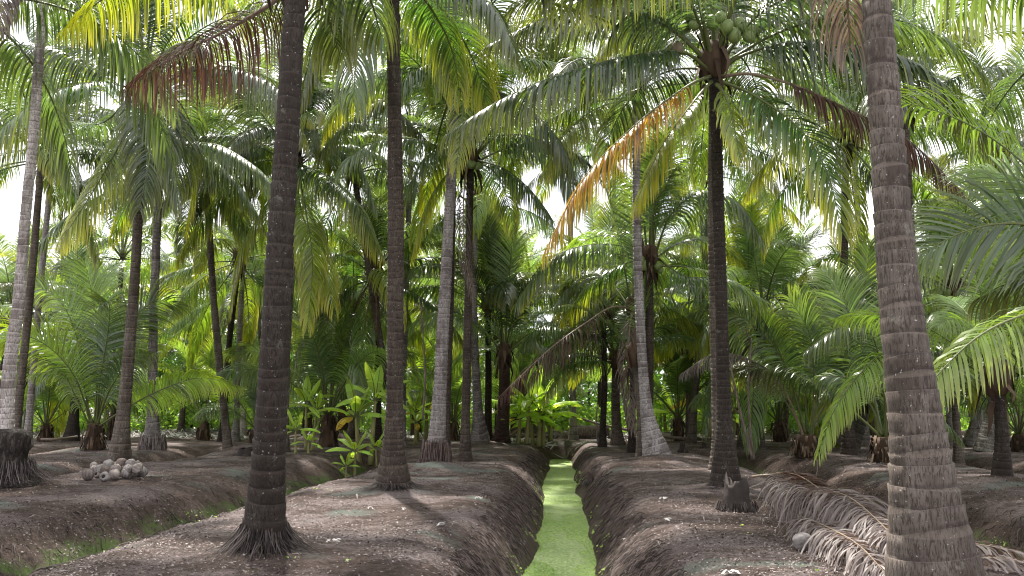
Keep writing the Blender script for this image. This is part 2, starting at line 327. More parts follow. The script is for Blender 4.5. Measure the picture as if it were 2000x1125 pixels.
# ------------------------------------------------------------------ fronds
UP = np.array([0, 0, 1.0])
def frond_mesh(name, pts, pet=0.18, Lmax=0.95, g=1.6, vee=18, spacing=0.043, hw=0.020, dead=False, side0=None, floor=None, limp=0.0, seed=0,
               ribr=0.044, fwd=(68, 28), nseg=5, gap=0.05, sides_g=None, tw=0.0):
    rg = np.random.default_rng(seed * 7 + 3)
    P, L = resample(pts, 30); T = unit(np.gradient(P, axis=0))
    if side0 is None:
        h = P[-1] - P[0]; h = np.array([h[0], h[1], 0]); h = h / max(np.linalg.norm(h), 1e-6)
        if np.linalg.norm((P[-1] - P[0])[:2]) < 0.15 * L: h = np.array([0, -1.0, 0])
        side0 = np.cross(h, UP)
    if tw:                                               # frond turned about its midrib so both rows of leaflets show
        ch = unit(P[-1] - P[0]); il = unit(np.cross(ch, [0, 1.0, 0])); il = il * (1 if il @ side0 >= 0 else -1); side0 = unit((1 - tw) * side0 + tw * il)
    Sd = side0 - T * (T @ side0)[:, None]; Sd = unit(Sd); Nn = np.cross(Sd, T)
    if Nn[:, 2].mean() < 0 and not dead: pass
    n = max(10, int(L * (1 - pet) / spacing)); s0 = np.linspace(pet, 0.995, n)
    mb = MB()
    for sg in (-1, 1):
        s = np.clip(s0 + rg.normal(0, 0.25 * (1 - pet) / n, n), pet, 0.999)
        keep = rg.random(n) > gap; s = s[keep]; m = len(s)
        q = (s - pet) / (1 - pet); f = s * (len(P) - 1); i = np.minimum(f.astype(int), len(P) - 2); fr = (f - i)[:, None]
        p0 = P[i] * (1 - fr) + P[i + 1] * fr; t = unit(T[i] * (1 - fr) + T[i + 1] * fr); sd = unit(Sd[i] * (1 - fr) + Sd[i + 1] * fr) * sg; nn = unit(Nn[i] * (1 - fr) + Nn[i + 1] * fr)
        a = np.radians(np.interp(q, [0, 1], fwd) + rg.normal(0, 2.5 + 12 * limp, m)); b = np.radians(vee + rg.normal(0, 4 + 16 * limp, m))
        d = np.cos(a)[:, None] * t + np.sin(a)[:, None] * (sd * np.cos(b)[:, None] + nn * np.sin(b)[:, None])
        ln = Lmax * np.interp(q, [0, .08, .3, .6, .85, 1], [.6, .82, 1, .92, .62, .34]) * (1 + rg.normal(0, 0.06 + 0.1 * limp, m))
        gg = g * (1 + rg.normal(0, 0.12 + 0.36 * limp, m)) * (1 if sides_g is None else sides_g[0 if sg < 0 else 1])
        X = [p0]; D = []; step = ln / nseg
        for kk in range(nseg):
            d = unit(d + (-UP)[None] * (gg * (0.35 + kk * 0.5) / nseg)[:, None] + rg.normal(0, 0.02 + 0.12 * limp, (m, 3)))
            D.append(d); nx = X[-1] + d * step[:, None]
            if floor is not None:
                fz = floor(nx[:, 0], nx[:, 1]) + 0.012 + 0.03 * rg.random(m); nx[:, 2] = np.maximum(nx[:, 2], fz)
            X.append(nx)
        X = np.stack(X, 1); D = np.stack([D[0]] + D, 1)
        w0 = t - D[:, 0] * np.sum(t * D[:, 0], 1, keepdims=True); w0 = unit(w0); c0 = np.cross(D[:, 0], w0)
        ro = np.radians(rg.normal(sg * 14, 13 + 30 * limp, m))[:, None]; w0 = np.cos(ro) * w0 + np.sin(ro) * c0
        Wd = []
        prof = np.interp(np.linspace(0, 1, nseg + 1), [0, .12, .4, .75, 1], [.45, .9, 1, .72, .06])
        for kk in range(nseg + 1):
            ww = w0 - D[:, kk] * np.sum(w0 * D[:, kk], 1, keepdims=True); w0 = unit(ww)
            Wd.append(w0 * (hw * prof[kk] * np.interp(q, [0, .2, .8, 1], [.75, 1, .9, .6]))[:, None])
        V, Q, U = ribbons(X, np.stack(Wd, 1), q); mb.add(V, Q, U, 0)
    r = np.interp(np.linspace(0, 1, len(P)), [0, .04, pet, .6, 1], [1.5, 1.1, .8, .42, .1]) * ribr
    V, Q, U = tube(P, r, 5, 0.7); mb.add(V, Q, U, 1)
    return mb.mesh(name, [M_dead, M_ribdead] if dead else [M_leaf, M_rib])
def arc(e0, bend, L=5.0, sway=0.0, pw=1.25):
    s = np.linspace(0, 1, 24); e = np.radians(e0 - bend * s ** pw); a = sway * s ** 2
    d = np.stack([np.cos(e) * np.cos(a), np.cos(e) * np.sin(a), np.sin(e)], 1) * (L / 23)
    return np.vstack([[0, 0, 0], np.cumsum(d[:-1], 0)])
#        e0  bend  g  vee
CLS = [(84, 14, 0.35, 28), (76, 50, 0.8, 24), (62, 78, 1.2, 20), (46, 92, 1.7, 16), (28, 92, 2.2, 10), (8, 84, 2.7, 6), (-18, 62, 3.0, 2), (-48, 36, 3.0, 0)]
LIB = {}
for ci, (e0, bd, g, ve) in enumerate(CLS):
    LIB[ci] = [frond_mesh('frond', arc(e0 + rng.normal(0, 4), bd + rng.normal(0, 8), 5.0, rng.normal(0, 0.18)), 0.2 if ci else 0.3, 1.22, g * (0.8 + 0.4 * v / 2), ve,
                          seed=ci * 10 + v, side0=unit(np.array([0, -1.0, (0, .45, -.45)[v]]))) for v in range(3)]
YLIB = [[frond_mesh('frond', arc(e0 + rng.normal(0, 3), bd, 5.0, rng.normal(0, 0.12), 1.8), 0.26, 1.1, g, ve, seed=200 + i * 5 + v, side0=unit(np.array([0, -1.0, (.7, -.7)[v]])))
         for v in range(2)] for i, (e0, bd, g, ve) in enumerate([(86, 14, .3, 32), (79, 42, .55, 28), (68, 66, .8, 25), (54, 78, 1.1, 20), (38, 84, 1.5, 14)])]
DLIB = [frond_mesh('frond', arc(-30, 55, 4.2), 0.22, 0.8, 3.4, 0, dead=True, limp=0.5, seed=300, side0=np.array([0, -1.0, 0]), gap=.15, hw=.014),
        frond_mesh('frond', arc(-62, 27, 4.2), 0.22, 0.75, 3.6, 0, dead=True, limp=0.6, seed=301, side0=np.array([0, -1.0, 0]), gap=.2, hw=.013)]
def leafcol(kind, rg=None):
    base = {'dark': (0.030, 0.056, 0.030, .80), 'green': (0.070, 0.114, 0.056, .88), 'fresh': (0.135, 0.215, 0.062, .92), 'lime': (0.17, 0.26, 0.045, .7),
            'yellow': (0.14, 0.19, 0.028, .4), 'tips': (0.050, 0.105, 0.028, .45), 'orange': (0.34, 0.16, 0.03, .5), 'brown': (0.085, 0.046, 0.037, .8),
            'grey': (0.15, 0.122, 0.108, 1.0), 'pale': (0.150, 0.122, 0.118, 1.0)}[kind]
    f = 1 + random.uniform(-.18, .18); return (base[0] * f, base[1] * f, base[2] * f, base[3])

# ------------------------------------------------------------------ trunks
def trunk_mesh(name, pts, r_mid, r_base, r_top=None, ring=0.11, sides=20, bole=0.5, lip=0.006, seed=0, fine=True):
    rg = np.random.default_rng(seed + 900); r_top = r_top or r_mid * 0.82
    Pm, L = resample(pts, 60); nr = max(4, int(L / ring)); frac = [0.0, 0.12, 0.55, 0.97] if fine else [0.0, 0.6]
    vs = np.cumsum(np.r_[0, np.clip(rg.normal(1, 0.28, nr), .5, 1.7)]); vs = vs / vs[-1]
    s = []; ph = []; 
    for i in range(nr):
        for f in frac: s.append(vs[i] + (vs[i + 1] - vs[i]) * f); ph.append(i + f)
    s.append(1.0); ph.append(nr - 0.001); s = np.array(s); ph = np.array(ph)
    P = np.stack([np.interp(s * 59, np.arange(60), Pm[:, k]) for k in range(3)], 1); T = unit(np.gradient(Pm, axis=0)); T = unit(np.stack([np.interp(s * 59, np.arange(60), T[:, k]) for k in range(3)], 1))
    z = s * L; r = r_mid + (r_top - r_mid) * smooth(z / L) + (r_base - r_mid) * np.exp(-(z / bole) ** 1.25)
    fr = ph - np.floor(ph); r = r + lip * np.interp(fr, [0, .12, .55, .97, 1], [-.9, -.5, .1, 1.0, 0.2]) * (1 + 0.5 * np.sin(np.floor(ph) * 12.9))
    A = unit(np.cross(T, [0, 1.0, 0])); B = np.cross(T, A); a = np.linspace(0, 2 * pi, sides, endpoint=False)
    lob = 1 + 0.035 * np.sin(a[None] * 2 + z[:, None] * 1.2 + seed) + 0.02 * np.sin(a[None] * 3 - z[:, None] * 2.3 + seed) + rg.normal(0, 0.006, (len(z), sides))
    lob = lob + 0.05 * np.exp(-z / 0.5)[:, None] * np.sin(a * 5 + seed)[None]
    V = P[:, None] + (r[:, None] * lob)[..., None] * (np.cos(a)[None, :, None] * A[:, None] + np.sin(a)[None, :, None] * B[:, None])
    tilt = np.sin(np.floor(ph) * 7.1 + seed) * 0.16 * r                              # leaf scars run slightly slanted
    V = V + T[:, None] * (tilt[:, None] * np.cos(a[None] + np.floor(ph)[:, None] * 2.4))[..., None] * (0.0 + (z > 0.25)[:, None, None])
    n = len(z); V = V.reshape(-1, 3); i = np.arange(n - 1)[:, None] * sides + np.arange(sides)[None]; j = np.arange(n - 1)[:, None] * sides + (np.arange(sides)[None] + 1) % sides
    Q = np.stack([j, i, i + sides, j + sides], -1).reshape(-1, 4)
    U = np.stack([np.tile(a / (2 * pi), n), np.repeat(ph + seed % 50, sides)], 1)
    return mesh_arrays(name, V, Q, U, [M_bark]), Pm, T
def root_skirt(r, h, n=160, out=0.12, seed=0, spread=0.35, zb=0.0):
    rg = np.random.default_rng(seed + 50); a = rg.random(n) * 2 * pi; m = 5; t = np.linspace(0, 1, m)[None, :, None]
    z0 = h * (0.15 + 0.95 * rg.random(n)); r0 = r * (0.97 + 0.05 * rg.random(n)); r1 = r + out * (0.15 + .7 * rg.random(n)) + spread * rg.random(n) ** 6
    da = rg.normal(0, 0.12, n)
    P = np.zeros((n, m, 3))
    for k in range(m):
        q = k / (m - 1); rr = r0 + (r1 - r0) * q ** 1.4 + 0.02 * math.sin(q * 3.14); aa = a + da * q
        P[:, k, 0] = rr * np.cos(aa); P[:, k, 1] = rr * np.sin(aa); P[:, k, 2] = z0 * (1 - q ** 0.9) - 0.02 + zb
    tang = np.stack([-np.sin(a), np.cos(a), 0 * a], 1)[:, None]; rad = np.stack([np.cos(a), np.sin(a), 0.3 + 0 * a], 1)[:, None]
    wd = (0.003 + 0.004 * rg.random(n))[:, None, None] * np.array([.8, 1, 1, .8, .3])[None, :, None]
    V, Q, _ = roof_ribbons(P + rad * 0.004, tang * wd, rad * wd * 1.3)
    mb = MB(); mb.add(V, Q)
    return mb.mesh('root_skirt', [M_fibre], False)
def sheath_mesh(r, seed=0, n=26):
    rg = np.random.default_rng(seed + 77); mb = MB()
    V, Q, U = blob(r * 1.35, 14, 8, (1, 1, 1.5), 0.1, seed, (0, 0, 0.05)); mb.add(V, Q, U)
    for k in range(n):
        a = rg.random() * 6.28; z = rg.uniform(-0.35, 0.25); l = rg.uniform(.25, .65); o = np.array([math.cos(a), math.sin(a), 0])
        up = rg.random() < .35; P = np.array([o * r * 1.1 + UP * z, o * (r * 1.5) + UP * (z + (.15 if up else -.1)), o * (r * rg.uniform(1.5, 2.3)) + UP * (z + (l * .7 if up else -l * .6)), o * (r * rg.uniform(1.4, 2.6)) + UP * (z + (l if up else -l))])
        ww = rg.uniform(.02, .06); tg = np.array([-o[1], o[0], 0]); Wd = tg[None] * (ww * np.array([1, 1.1, .7, .15]))[:, None]
        V, Q, U = ribbons(P[None], Wd[None]); mb.add(V, Q, U)
    return mb.mesh('leaf_sheath', [M_sheath], False)
SHEATH = [sheath_mesh(0.16, s) for s in range(3)]
NUT = []
for s_ in range(3):
    mb = MB(); mb.add(*blob(0.115, 12, 9, (1, 1, 1.2), 0.04, s_)); NUT.append(mb.mesh('coconut', [M_nut]))
mb = MB(); mb.add(*blob(0.11, 12, 9, (1, 1, 1.15), 0.05, 8)); NUTB = mb.mesh('coconut', [M_nutbrown])
BUNCH = None
PALMCOUNT = [0]

GREY = (0.26, 0.235, 0.235, 1); LIGHT = (0.46, 0.42, 0.41, 1); BROWN = (0.072, 0.056, 0.046, 1); DARK = (0.040, 0.031, 0.026, 1); MIDC = (0.130, 0.107, 0.090, 1)
def palm(base, top, label, r=0.14, rb=0.24, col=BROWN, n=20, classes=(0, 7), heroes=(), dead=0, yellow=0.15, group=None, fine=True, mid=None, nuts=0,
         skirt=0, bole=0.45, ring=0.11, scale=1.0, avoid=None, tint=None, seed=None, young=False, sheath=True, rt=None, crown_kinds=('dark', 'green', 'green', 'fresh', 'tips'), nutpos=(), cat='palm tree'):
    PALMCOUNT[0] += 1; sd = PALMCOUNT[0] if seed is None else seed; rd = random.Random(sd * 13 + 1)
    base = np.array(base, float); top = np.array(top, float); base[2] = float(H(base[0], base[1])) - 0.03
    o = bpy.data.objects.new('coconut_palm', None); C.objects.link(o); o.location = base; o.empty_display_size = 0.3
    tag(o, label, cat, group)
    tl = top - base
    if young:
        mb = MB(); hh = tl[2]
        zz = np.linspace(-.05, hh, 9); V, Q, U = tube(np.stack([tl[0] * zz / max(hh, .1), tl[1] * zz / max(hh, .1), zz], 1), np.interp(np.linspace(0, 1, 9), [0, .15, .5, 1], [rb * 1.05, rb * 1.15, rb, rb * .7]), 14, jitter=0.06); mb.add(V, Q, U)
        rg2 = np.random.default_rng(sd)
        for k in range(70):                                # peeling old sheaths
            a = rg2.random() * 6.28; d = np.array([math.cos(a), math.sin(a), 0]); z = rg2.uniform(0, hh); l = rg2.uniform(.1, .5)
            P = np.array([d * rb * 1.0 + UP * z, d * rb * 1.25 + UP * (z + .04), d * rb * rg2.uniform(1.3, 1.7) + UP * max(0.02, z - l * .5), d * rb * rg2.uniform(1.2, 2.0) + UP * max(0.0, z - l)])
            ww = rg2.uniform(.02, .05); V, Q, U = ribbons(P[None], (np.array([-d[1], d[0], 0])[None] * (ww * np.array([1, 1.1, .8, .2]))[:, None])[None]); mb.add(V, Q, U)
        link('trunk', mb.mesh('trunk', [M_sheath], False), o)
    else:
        ms_ = [tl * 0.5 + np.array([rd.uniform(-.12, .12), rd.uniform(-.1, .1), 0])] if mid is None else [np.array(q) - base for q in (mid if isinstance(mid, list) else [mid])]
        me, _, _ = trunk_mesh('trunk', [[0, 0, 0]] + ms_ + [tl], r, rb, rt, seed=sd, fine=fine, sides=24 if fine else 10, ring=ring if fine else 0.2, bole=bole)
        link('trunk', me, o, color=col)
        if sheath: link('leaf_sheath', SHEATH[sd % 3], o, tl, (0, 0, rd.random() * 6), min(1.25, max(0.8, 1.35 * r / 0.13)))
    if skirt: link('root_skirt', root_skirt(rb * 0.97, skirt, int(4200 * rb), seed=sd), o, color=(1, 1, 1, 1))
    for hsp in heroes:
        pts = [W(*p) - base for p in hsp['p']]; kw = dict(hsp); kw.pop('p'); kind = kw.pop('c', 'green'); isdead = kind in ('brown', 'grey', 'pale')
        kw.setdefault('g', 3.0); kw.setdefault('vee', 4); kw['Lmax'] = kw.get('Lmax', 1.0) * (1 if isdead else 1.15); kw.setdefault('pet', 0.16)
        ob = link('frond', frond_mesh('frond', pts, seed=rd.randrange(9999), dead=isdead, **kw), o, color=leafcol(kind))
        if isdead: ob['label'] = 'dead brown frond hanging with drooping leaflets'
        elif kind in ('orange', 'yellow'): ob['label'] = 'yellowing frond'
    k = 0; az = rd.random() * 6.28
    for i in range(n):
        az += 2.39996 + rd.uniform(-.15, .15); q = i / max(1, n - 1)
        if young: c = min(4, int(q * 5)); me = rd.choice(YLIB[c])
        else: c = int(round(classes[0] + (classes[1] - classes[0]) * q + rd.uniform(-.45, .45))); c = max(0, min(7, c)); me = rd.choice(LIB[c])
        a = (az + pi) % (2 * pi) - pi
        if avoid and any(abs((a - R(x0) + pi) % (2 * pi) - pi) < R(x1) and c in cs for x0, x1, cs in avoid): continue
        kind = rd.choice(crown_kinds)
        if not young and c >= 5 and rd.random() < yellow * 2: kind = rd.choice(['yellow', 'tips', 'lime', 'tips'])
        ob = link('frond', me, o, tl + np.array([0, 0, 0.05 - 0.06 * c if not young else 0]) + 0.06 * np.array([math.cos(az), math.sin(az), 0]),
                  (rd.uniform(-.08, .08), rd.uniform(-.06, .06), az), scale * rd.uniform(.85, 1.12), leafcol(kind if not tint else rd.choice(tint)))
        if kind in ('yellow', 'orange'): ob['label'] = 'yellowing frond'
    for i in range(dead):
        ob = link('frond', rd.choice(DLIB), o, tl + np.array([0, 0, -.2]), (0, 0, rd.random() * 6.28), scale * rd.uniform(.7, 1.0), leafcol('brown')); ob['label'] = 'dead brown frond hanging against the trunk'
    for (px, py, Y, brown) in nutpos:
        link('coconut', NUTB if brown else NUT[rd.randrange(3)], o, W(px, py, Y) - base, (rd.uniform(-.6, .6), rd.uniform(-.6, .6), 0), rd.uniform(.9, 1.15))
    for i in range(nuts):
        a = rd.random() * 6.28; link('coconut', NUT[rd.randrange(3)], o, tl + np.array([math.cos(a) * .3, math.sin(a) * .3, -.05 - rd.random() * .3]), (rd.uniform(-.6, .6), rd.uniform(-.6, .6), 0), rd.uniform(.8, 1.1))
    return o

# ------------------------------------------------------------------ ground and water
def base_at(px, py): p = G(px, py); return np.array([p[0], p[1], 0.0])
for px, py, mh, mr in [(515, 1085, .10, .7), (768, 960, .12, .8), (851, 915, .16, .8), (12, 955, .22, .9), (1285, 905, .20, 1.1), (1418, 955, .10, .7), (480, 888, .28, .8), (1960, 950, .2, .9), (1830, 1160, .12, .9), (232, 905, .05, .8), (295, 862, .2, 1.2),
                       (935, 868, .2, 1.2), (1580, 895, .12, .8), (1725, 912, .15, .8), (1655, 890, .2, 1.0), (640, 862, .45, 1.2), (1290, 856, .2, 1.6), (180, 880, .12, .9)]:
    p = base_at(px, py); MOUNDS.append((p[0], p[1], mh, mr))
xs = np.unique(np.round(np.concatenate([np.arange(-12, 12.01, 0.07), np.arange(-30, 30.1, 0.22), np.linspace(-400, 400, 81)]), 3))
ys = np.concatenate([np.arange(-6, 4, 0.5), 4 * np.exp(np.linspace(0, math.log(46 / 4), 460)), np.linspace(46.4, 90, 80), np.linspace(95, 600, 40)])
X, Y = np.meshgrid(xs, ys); Z = H(X, Y); nx = len(xs)
V = np.stack([X, Y, Z], -1).reshape(-1, 3); i = (np.arange(len(ys) - 1)[:, None] * nx + np.arange(nx - 1)[None])
Q = np.stack([i, i + 1, i + nx + 1, i + nx], -1).reshape(-1, 4)
g = link('ground', mesh_arrays('ground', V, Q, None, [M_ground])); g['kind'] = 'structure'
ys2 = np.linspace(-6, 38, 120); V = np.stack([np.stack([-1.2 + 0 * ys2, ys2, WATER_Z + 0 * ys2], 1), np.stack([1.2 + 0 * ys2, ys2, WATER_Z + 0 * ys2], 1)], 1).reshape(-1, 3)
i = np.arange(119) * 2; wt = link('water', mesh_arrays('water', V, np.stack([i, i + 1, i + 3, i + 2], 1), None, [M_water])); wt['kind'] = 'structure'

# ------------------------------------------------------------------ loose stuff on the ground
def on_ground(n, y0, y1, ang=0.62, power=1.0):
    y = y0 * np.exp(rng.random(n) ** power * math.log(y1 / y0)); x = (rng.random(n) * 2 - 1) * (y * ang) - 0.055 * y; return x, y
def normals(x, y, e=0.05):
    zx = (H(x + e, y) - H(x - e, y)) / (2 * e); zy = (H(x, y + e) - H(x, y - e)) / (2 * e); return unit(np.stack([-zx, -zy, 1 + 0 * x], 1))
def litter(n, y0, y1, lmin, lmax, wr, name, label, mat, mask=None, curl=.3, cat='litter', lift=.006):
    x, y = on_ground(n, y0, y1)
    if mask is not None: k = mask(x, y); x, y = x[k], y[k]
    m = len(x); l = rng.uniform(lmin, lmax, m) * (0.6 + 0.4 * np.clip(y / 12, .6, 2)); th = rng.random(m) * 6.28
    N = normals(x, y); d = np.stack([np.cos(th), np.sin(th), 0 * th], 1); d = unit(d - N * np.sum(d * N, 1, keepdims=True)); s = np.cross(N, d)
    tz = rng.normal(0, curl, m)[:, None]; d2 = unit(d + N * tz); c = np.stack([x, y, H(x, y)], 1) + N * lift
    P = np.stack([c - d * l[:, None] * .5, c + N * (np.abs(rng.normal(0, .12, m)) * l)[:, None], c + d2 * l[:, None] * .5 + N * np.maximum(0, -tz * l[:, None] * .5)], 1)
    ww = (l * rng.uniform(wr * .5, wr, m))[:, None]; Wd = np.stack([s * ww * .4, s * ww, s * ww * .25], 1)
    V, Q, U = ribbons(P, Wd); o = link(name, mesh_arrays(name, V, Q, None, [mat], None, False)); tag(o, label, cat, kind='stuff'); return o
notditch = lambda x, y: (ditch_z(x, y) > -.55) & (vnoise(x, y, 1.1, 40) + .6 * vnoise(x, y, .35, 41) + .3 * rng.normal(size=len(x)) > .0)
litter(150000, 5.5, 42, .012, .045, .35, 'leaf_litter', 'small dry leaf chips and crumbs littering the brown soil beds', M_litter, notditch, .6)
litter(2600, 5.5, 40, .06, .22, .04, 'dry_twigs', 'thin dry twigs and leaflet strips lying on the soil', M_litter, notditch, .12)
litter(14000, 38, 56, .15, .7, .07, 'far_debris', 'bleached dead leaflets strewn over the far edge of the plantation', M_pale, lambda x, y: vnoise(x, y, 3, 12) > .12, .2)
M_crumb = simple('soil_crumb', [(0.02, 0.014, 0.012), (0.05, 0.036, 0.032), (0.10, 0.076, 0.07), (0.20, 0.165, 0.155)], 3, island=True, bump=0)
def crumbs(n):
    x, y = on_ground(n, 5.3, 30); k = (H(x, y) > WATER_Z + .05) & (vnoise(x, y, .8, 50) + .8 * vnoise(x, y, .25, 51) > -.12); x, y = x[k], y[k]; m = len(x); th = rng.random(m) * 6.28
    N = normals(x, y); d = np.stack([np.cos(th), np.sin(th), 0 * th], 1); d = unit(d - N * np.sum(d * N, 1, keepdims=True)); sd_ = np.cross(N, d); l = .005 + .016 * rng.random(m) ** 3; c = np.stack([x, y, H(x, y)], 1) - N * .003
    P = np.stack([c - d * l[:, None], c + d * l[:, None] * .1 , c + d * l[:, None]], 1); wd = (l * rng.uniform(.35, .9, m))[:, None, None] * np.array([.35, 1, .3])[None, :, None]
    V, Q, _ = roof_ribbons(P, sd_[:, None] * wd, N[:, None] * wd * rng.uniform(.7, 1.5, m)[:, None, None])
    tag(link('soil_crumbs', mesh_arrays('soil_crumbs', V, Q, None, [M_crumb], None, False)), 'crumbs and small clods of dry soil scattered over the beds and banks', 'soil', kind='stuff')
crumbs(120000)
# fibrous roots hanging down the ditch sides
def strands():
    n = 15000; y = 5.2 * np.exp(rng.random(n) ** 1.25 * math.log(36 / 5.2)); dsel = rng.choice([0, 1, 2, 3, 4], n, p=[.46, .26, .18, .04, .06]); x = np.zeros(n); z = np.zeros(n)
    for i in range(5):
        k = dsel == i; c, wb, wt, D, ye = DITCH[i]; x[k] = c + rng.choice([-1, 1], k.sum()) * (wb + (wt - wb) * (0.05 + .75 * rng.random(k.sum()) ** .8))
    ok = (ditch_z(x, y) < -.08) & (np.abs(x) < y * .75); x, y = x[ok], y[ok]; m = len(x)
    zx = (H(x + .1, y) - H(x - .1, y)) / .2; sgn = -np.sign(zx); l = rng.uniform(.06, .28, m) * (.7 + .3 * rng.random(m)); sk = rng.normal(-.55, .35, m)
    pts = []
    for k in range(5):
        q = k / 4; xx = x + sgn * l * q * .8; yy = y + sk * l * q + .03 * np.sin(q * 5 + x * 40) ; zz = np.maximum(H(xx, yy), WATER_Z + .02) + .012 + .02 * math.sin(q * 3.14); pts.append(np.stack([xx, yy, zz], 1))
    ke = H(pts[-1][:, 0], pts[-1][:, 1]) > WATER_Z + .01; pts = [q[ke] for q in pts]; x, y = x[ke], y[ke]; m = len(x)
    P = np.stack(pts, 1); N = normals(x, y, .12); T = unit(P[:, -1] - P[:, 0]); Sx = np.cross(T, N); wd = rng.uniform(.002, .006, m)[:, None, None] * np.array([.6, 1, 1, .8, .2])[None, :, None]
    V, Q, _ = roof_ribbons(P, Sx[:, None] * wd, N[:, None] * wd * 2.2)
    tag(link('bank_roots', mesh_arrays('bank_roots', V, Q, None, [M_strand], None, False)), 'fibrous dark roots matted down the ditch banks', 'roots', kind='stuff')
strands()
def leafies(name, label, x, y, z, N, size, mat, cat='weeds', per=3):
    m = len(x); c = np.repeat(np.stack([x, y, z], 1), per, 0); N = np.repeat(N, per, 0); sz = np.repeat(size, per) * rng.uniform(.6, 1.1, m * per); th = rng.random(m * per) * 6.28
    d = np.stack([np.cos(th), np.sin(th), 0 * th], 1); d = unit(d - N * np.sum(d * N, 1, keepdims=True) + N * rng.uniform(.05, .8, (m * per, 1))); s = unit(np.cross(N, d))
    P = np.stack([c, c + d * sz[:, None] * .5 + N * sz[:, None] * .1, c + d * sz[:, None]], 1); Wd = np.stack([s * sz[:, None] * .12, s * sz[:, None] * .38, s * sz[:, None] * .12], 1)
    V, Q, U = ribbons(P, Wd); tag(link(name, mesh_arrays(name, V, Q, None, [mat], None, False)), label, cat, kind='stuff')
# leafy duckweed and cress on the water
n = 60000; y = 6 * np.exp(rng.random(n) * math.log(38 / 6)); x = rng.uniform(-.85, .85, n); e = vnoise(x, y, 1.6, 20) + .8 * (np.abs(x) - .25)
k = (H(x, y) < WATER_Z + .05) & (e > -.16 + .35 * vnoise(x, y, .35, 21)); x, y = x[k], y[k]
leafies('water_cress', 'bright green floating leaves crowding the water of the ditch', x, y, 0 * x + WATER_Z + .006, np.tile(UP, (len(x), 1)), rng.uniform(.008, .022, len(x)), M_weed, 'water plants', 2)
n = 60000; y = 5.5 * np.exp(rng.random(n) * math.log(34 / 5.5)); x = rng.uniform(-8.5, 8.5, n); z = H(x, y); dz = ditch_z(x, y)
k = ((dz < -.40) & (np.abs(x) > 3) & (vnoise(x, y, 1.0, 23) + .5 * vnoise(x, y, .3, 24) > .12 + .5 * (dz + .8))) | ((dz < -.45) & (np.abs(x) < 1.5) & (vnoise(x, y, .55, 25) > .07) & (z > WATER_Z - .02)) | ((dz > -.1) & (vnoise(x, y, .9, 27) > .40) & (rng.random(n) < .07))
x, y, z = x[k], y[k], z[k]
leafies('bank_weeds', 'tiny green weeds and moss growing low on the ditch banks', x, y, z + .005, normals(x, y), rng.uniform(.015, .045, len(x)), M_weed, 'weeds', 3)

# ------------------------------------------------------------------ the coconut palms that can be told apart
YB = lambda px, py: base_at(px, py)[1]
def T(px, py, Y): return W(px, py, Y)
# 1: dark trunk in the left foreground
b = base_at(515, 1088)
palm(b, T(588, -170, 8.6), 'dark brown coconut palm nearest on the left, rough trunk on a collar of black roots', .160, .235, DARK, 11, (0, 4), skirt=.26, rt=.10, bole=.5, ring=.13, mid=T(548, 470, 8.45), avoid=[(-90, 62, (4, 5, 6, 7)), (0, 40, (3,4, 5, 6, 7)), (180, 30, (4, 5, 6, 7)), (90, 25, (6, 7))],
     heroes=[dict(p=[(588, -130, 8.6), (560, -20, 8.9), (450, 55, 9.3), (350, 105, 9.8), (255, 165, 10.4)], c='brown', g=3.4, Lmax=.95, limp=.08, pet=.2, hw=.010, spacing=.024),
             dict(p=[(588, -150, 8.6), (480, -150, 9.3), (340, -70, 10.2), (220, -15, 11), (125, 60, 12)], c='yellow', g=3.2, Lmax=.8),
             dict(p=[(588, -150, 8.6), (650, -120, 9.0), (715, -20, 9.8), (745, 70, 10.6)], c='dark', g=3, Lmax=.8),
             dict(p=[(588, -140, 8.6), (600, -60, 9.6), (635, 20, 10.8), (665, 110, 12)], c='dark', g=2.6, Lmax=.9)])
# 2: dark trunk, centre left
b = base_at(768, 962)
palm(b, T(766, -35, 15), 'dark banded coconut palm in the middle left, swollen base ringed by roots', .15, .34, BROWN, 11, (0, 4), skirt=.10, bole=.55, ring=.12, mid=T(773, 450, 15), avoid=[(-90, 50, (5, 6, 7))],
     heroes=[dict(p=[(755, -30, 15), (725, 0, 14.5), (700, 80, 14), (690, 200, 13.7)], c='green', g=2.5),
             dict(p=[(780, -30, 15), (860, -40, 14.4), (960, 10, 13.8), (1010, 110, 13.4)], c='dark', g=3),
             dict(p=[(755, -30, 15), (690, -20, 14.7), (625, 60, 14.4), (590, 190, 14)], c='dark', g=2.6),
             dict(p=[(780, -35, 15), (830, 0, 16), (880, 90, 17), (900, 190, 17.6)], c='tips', g=2.6)])
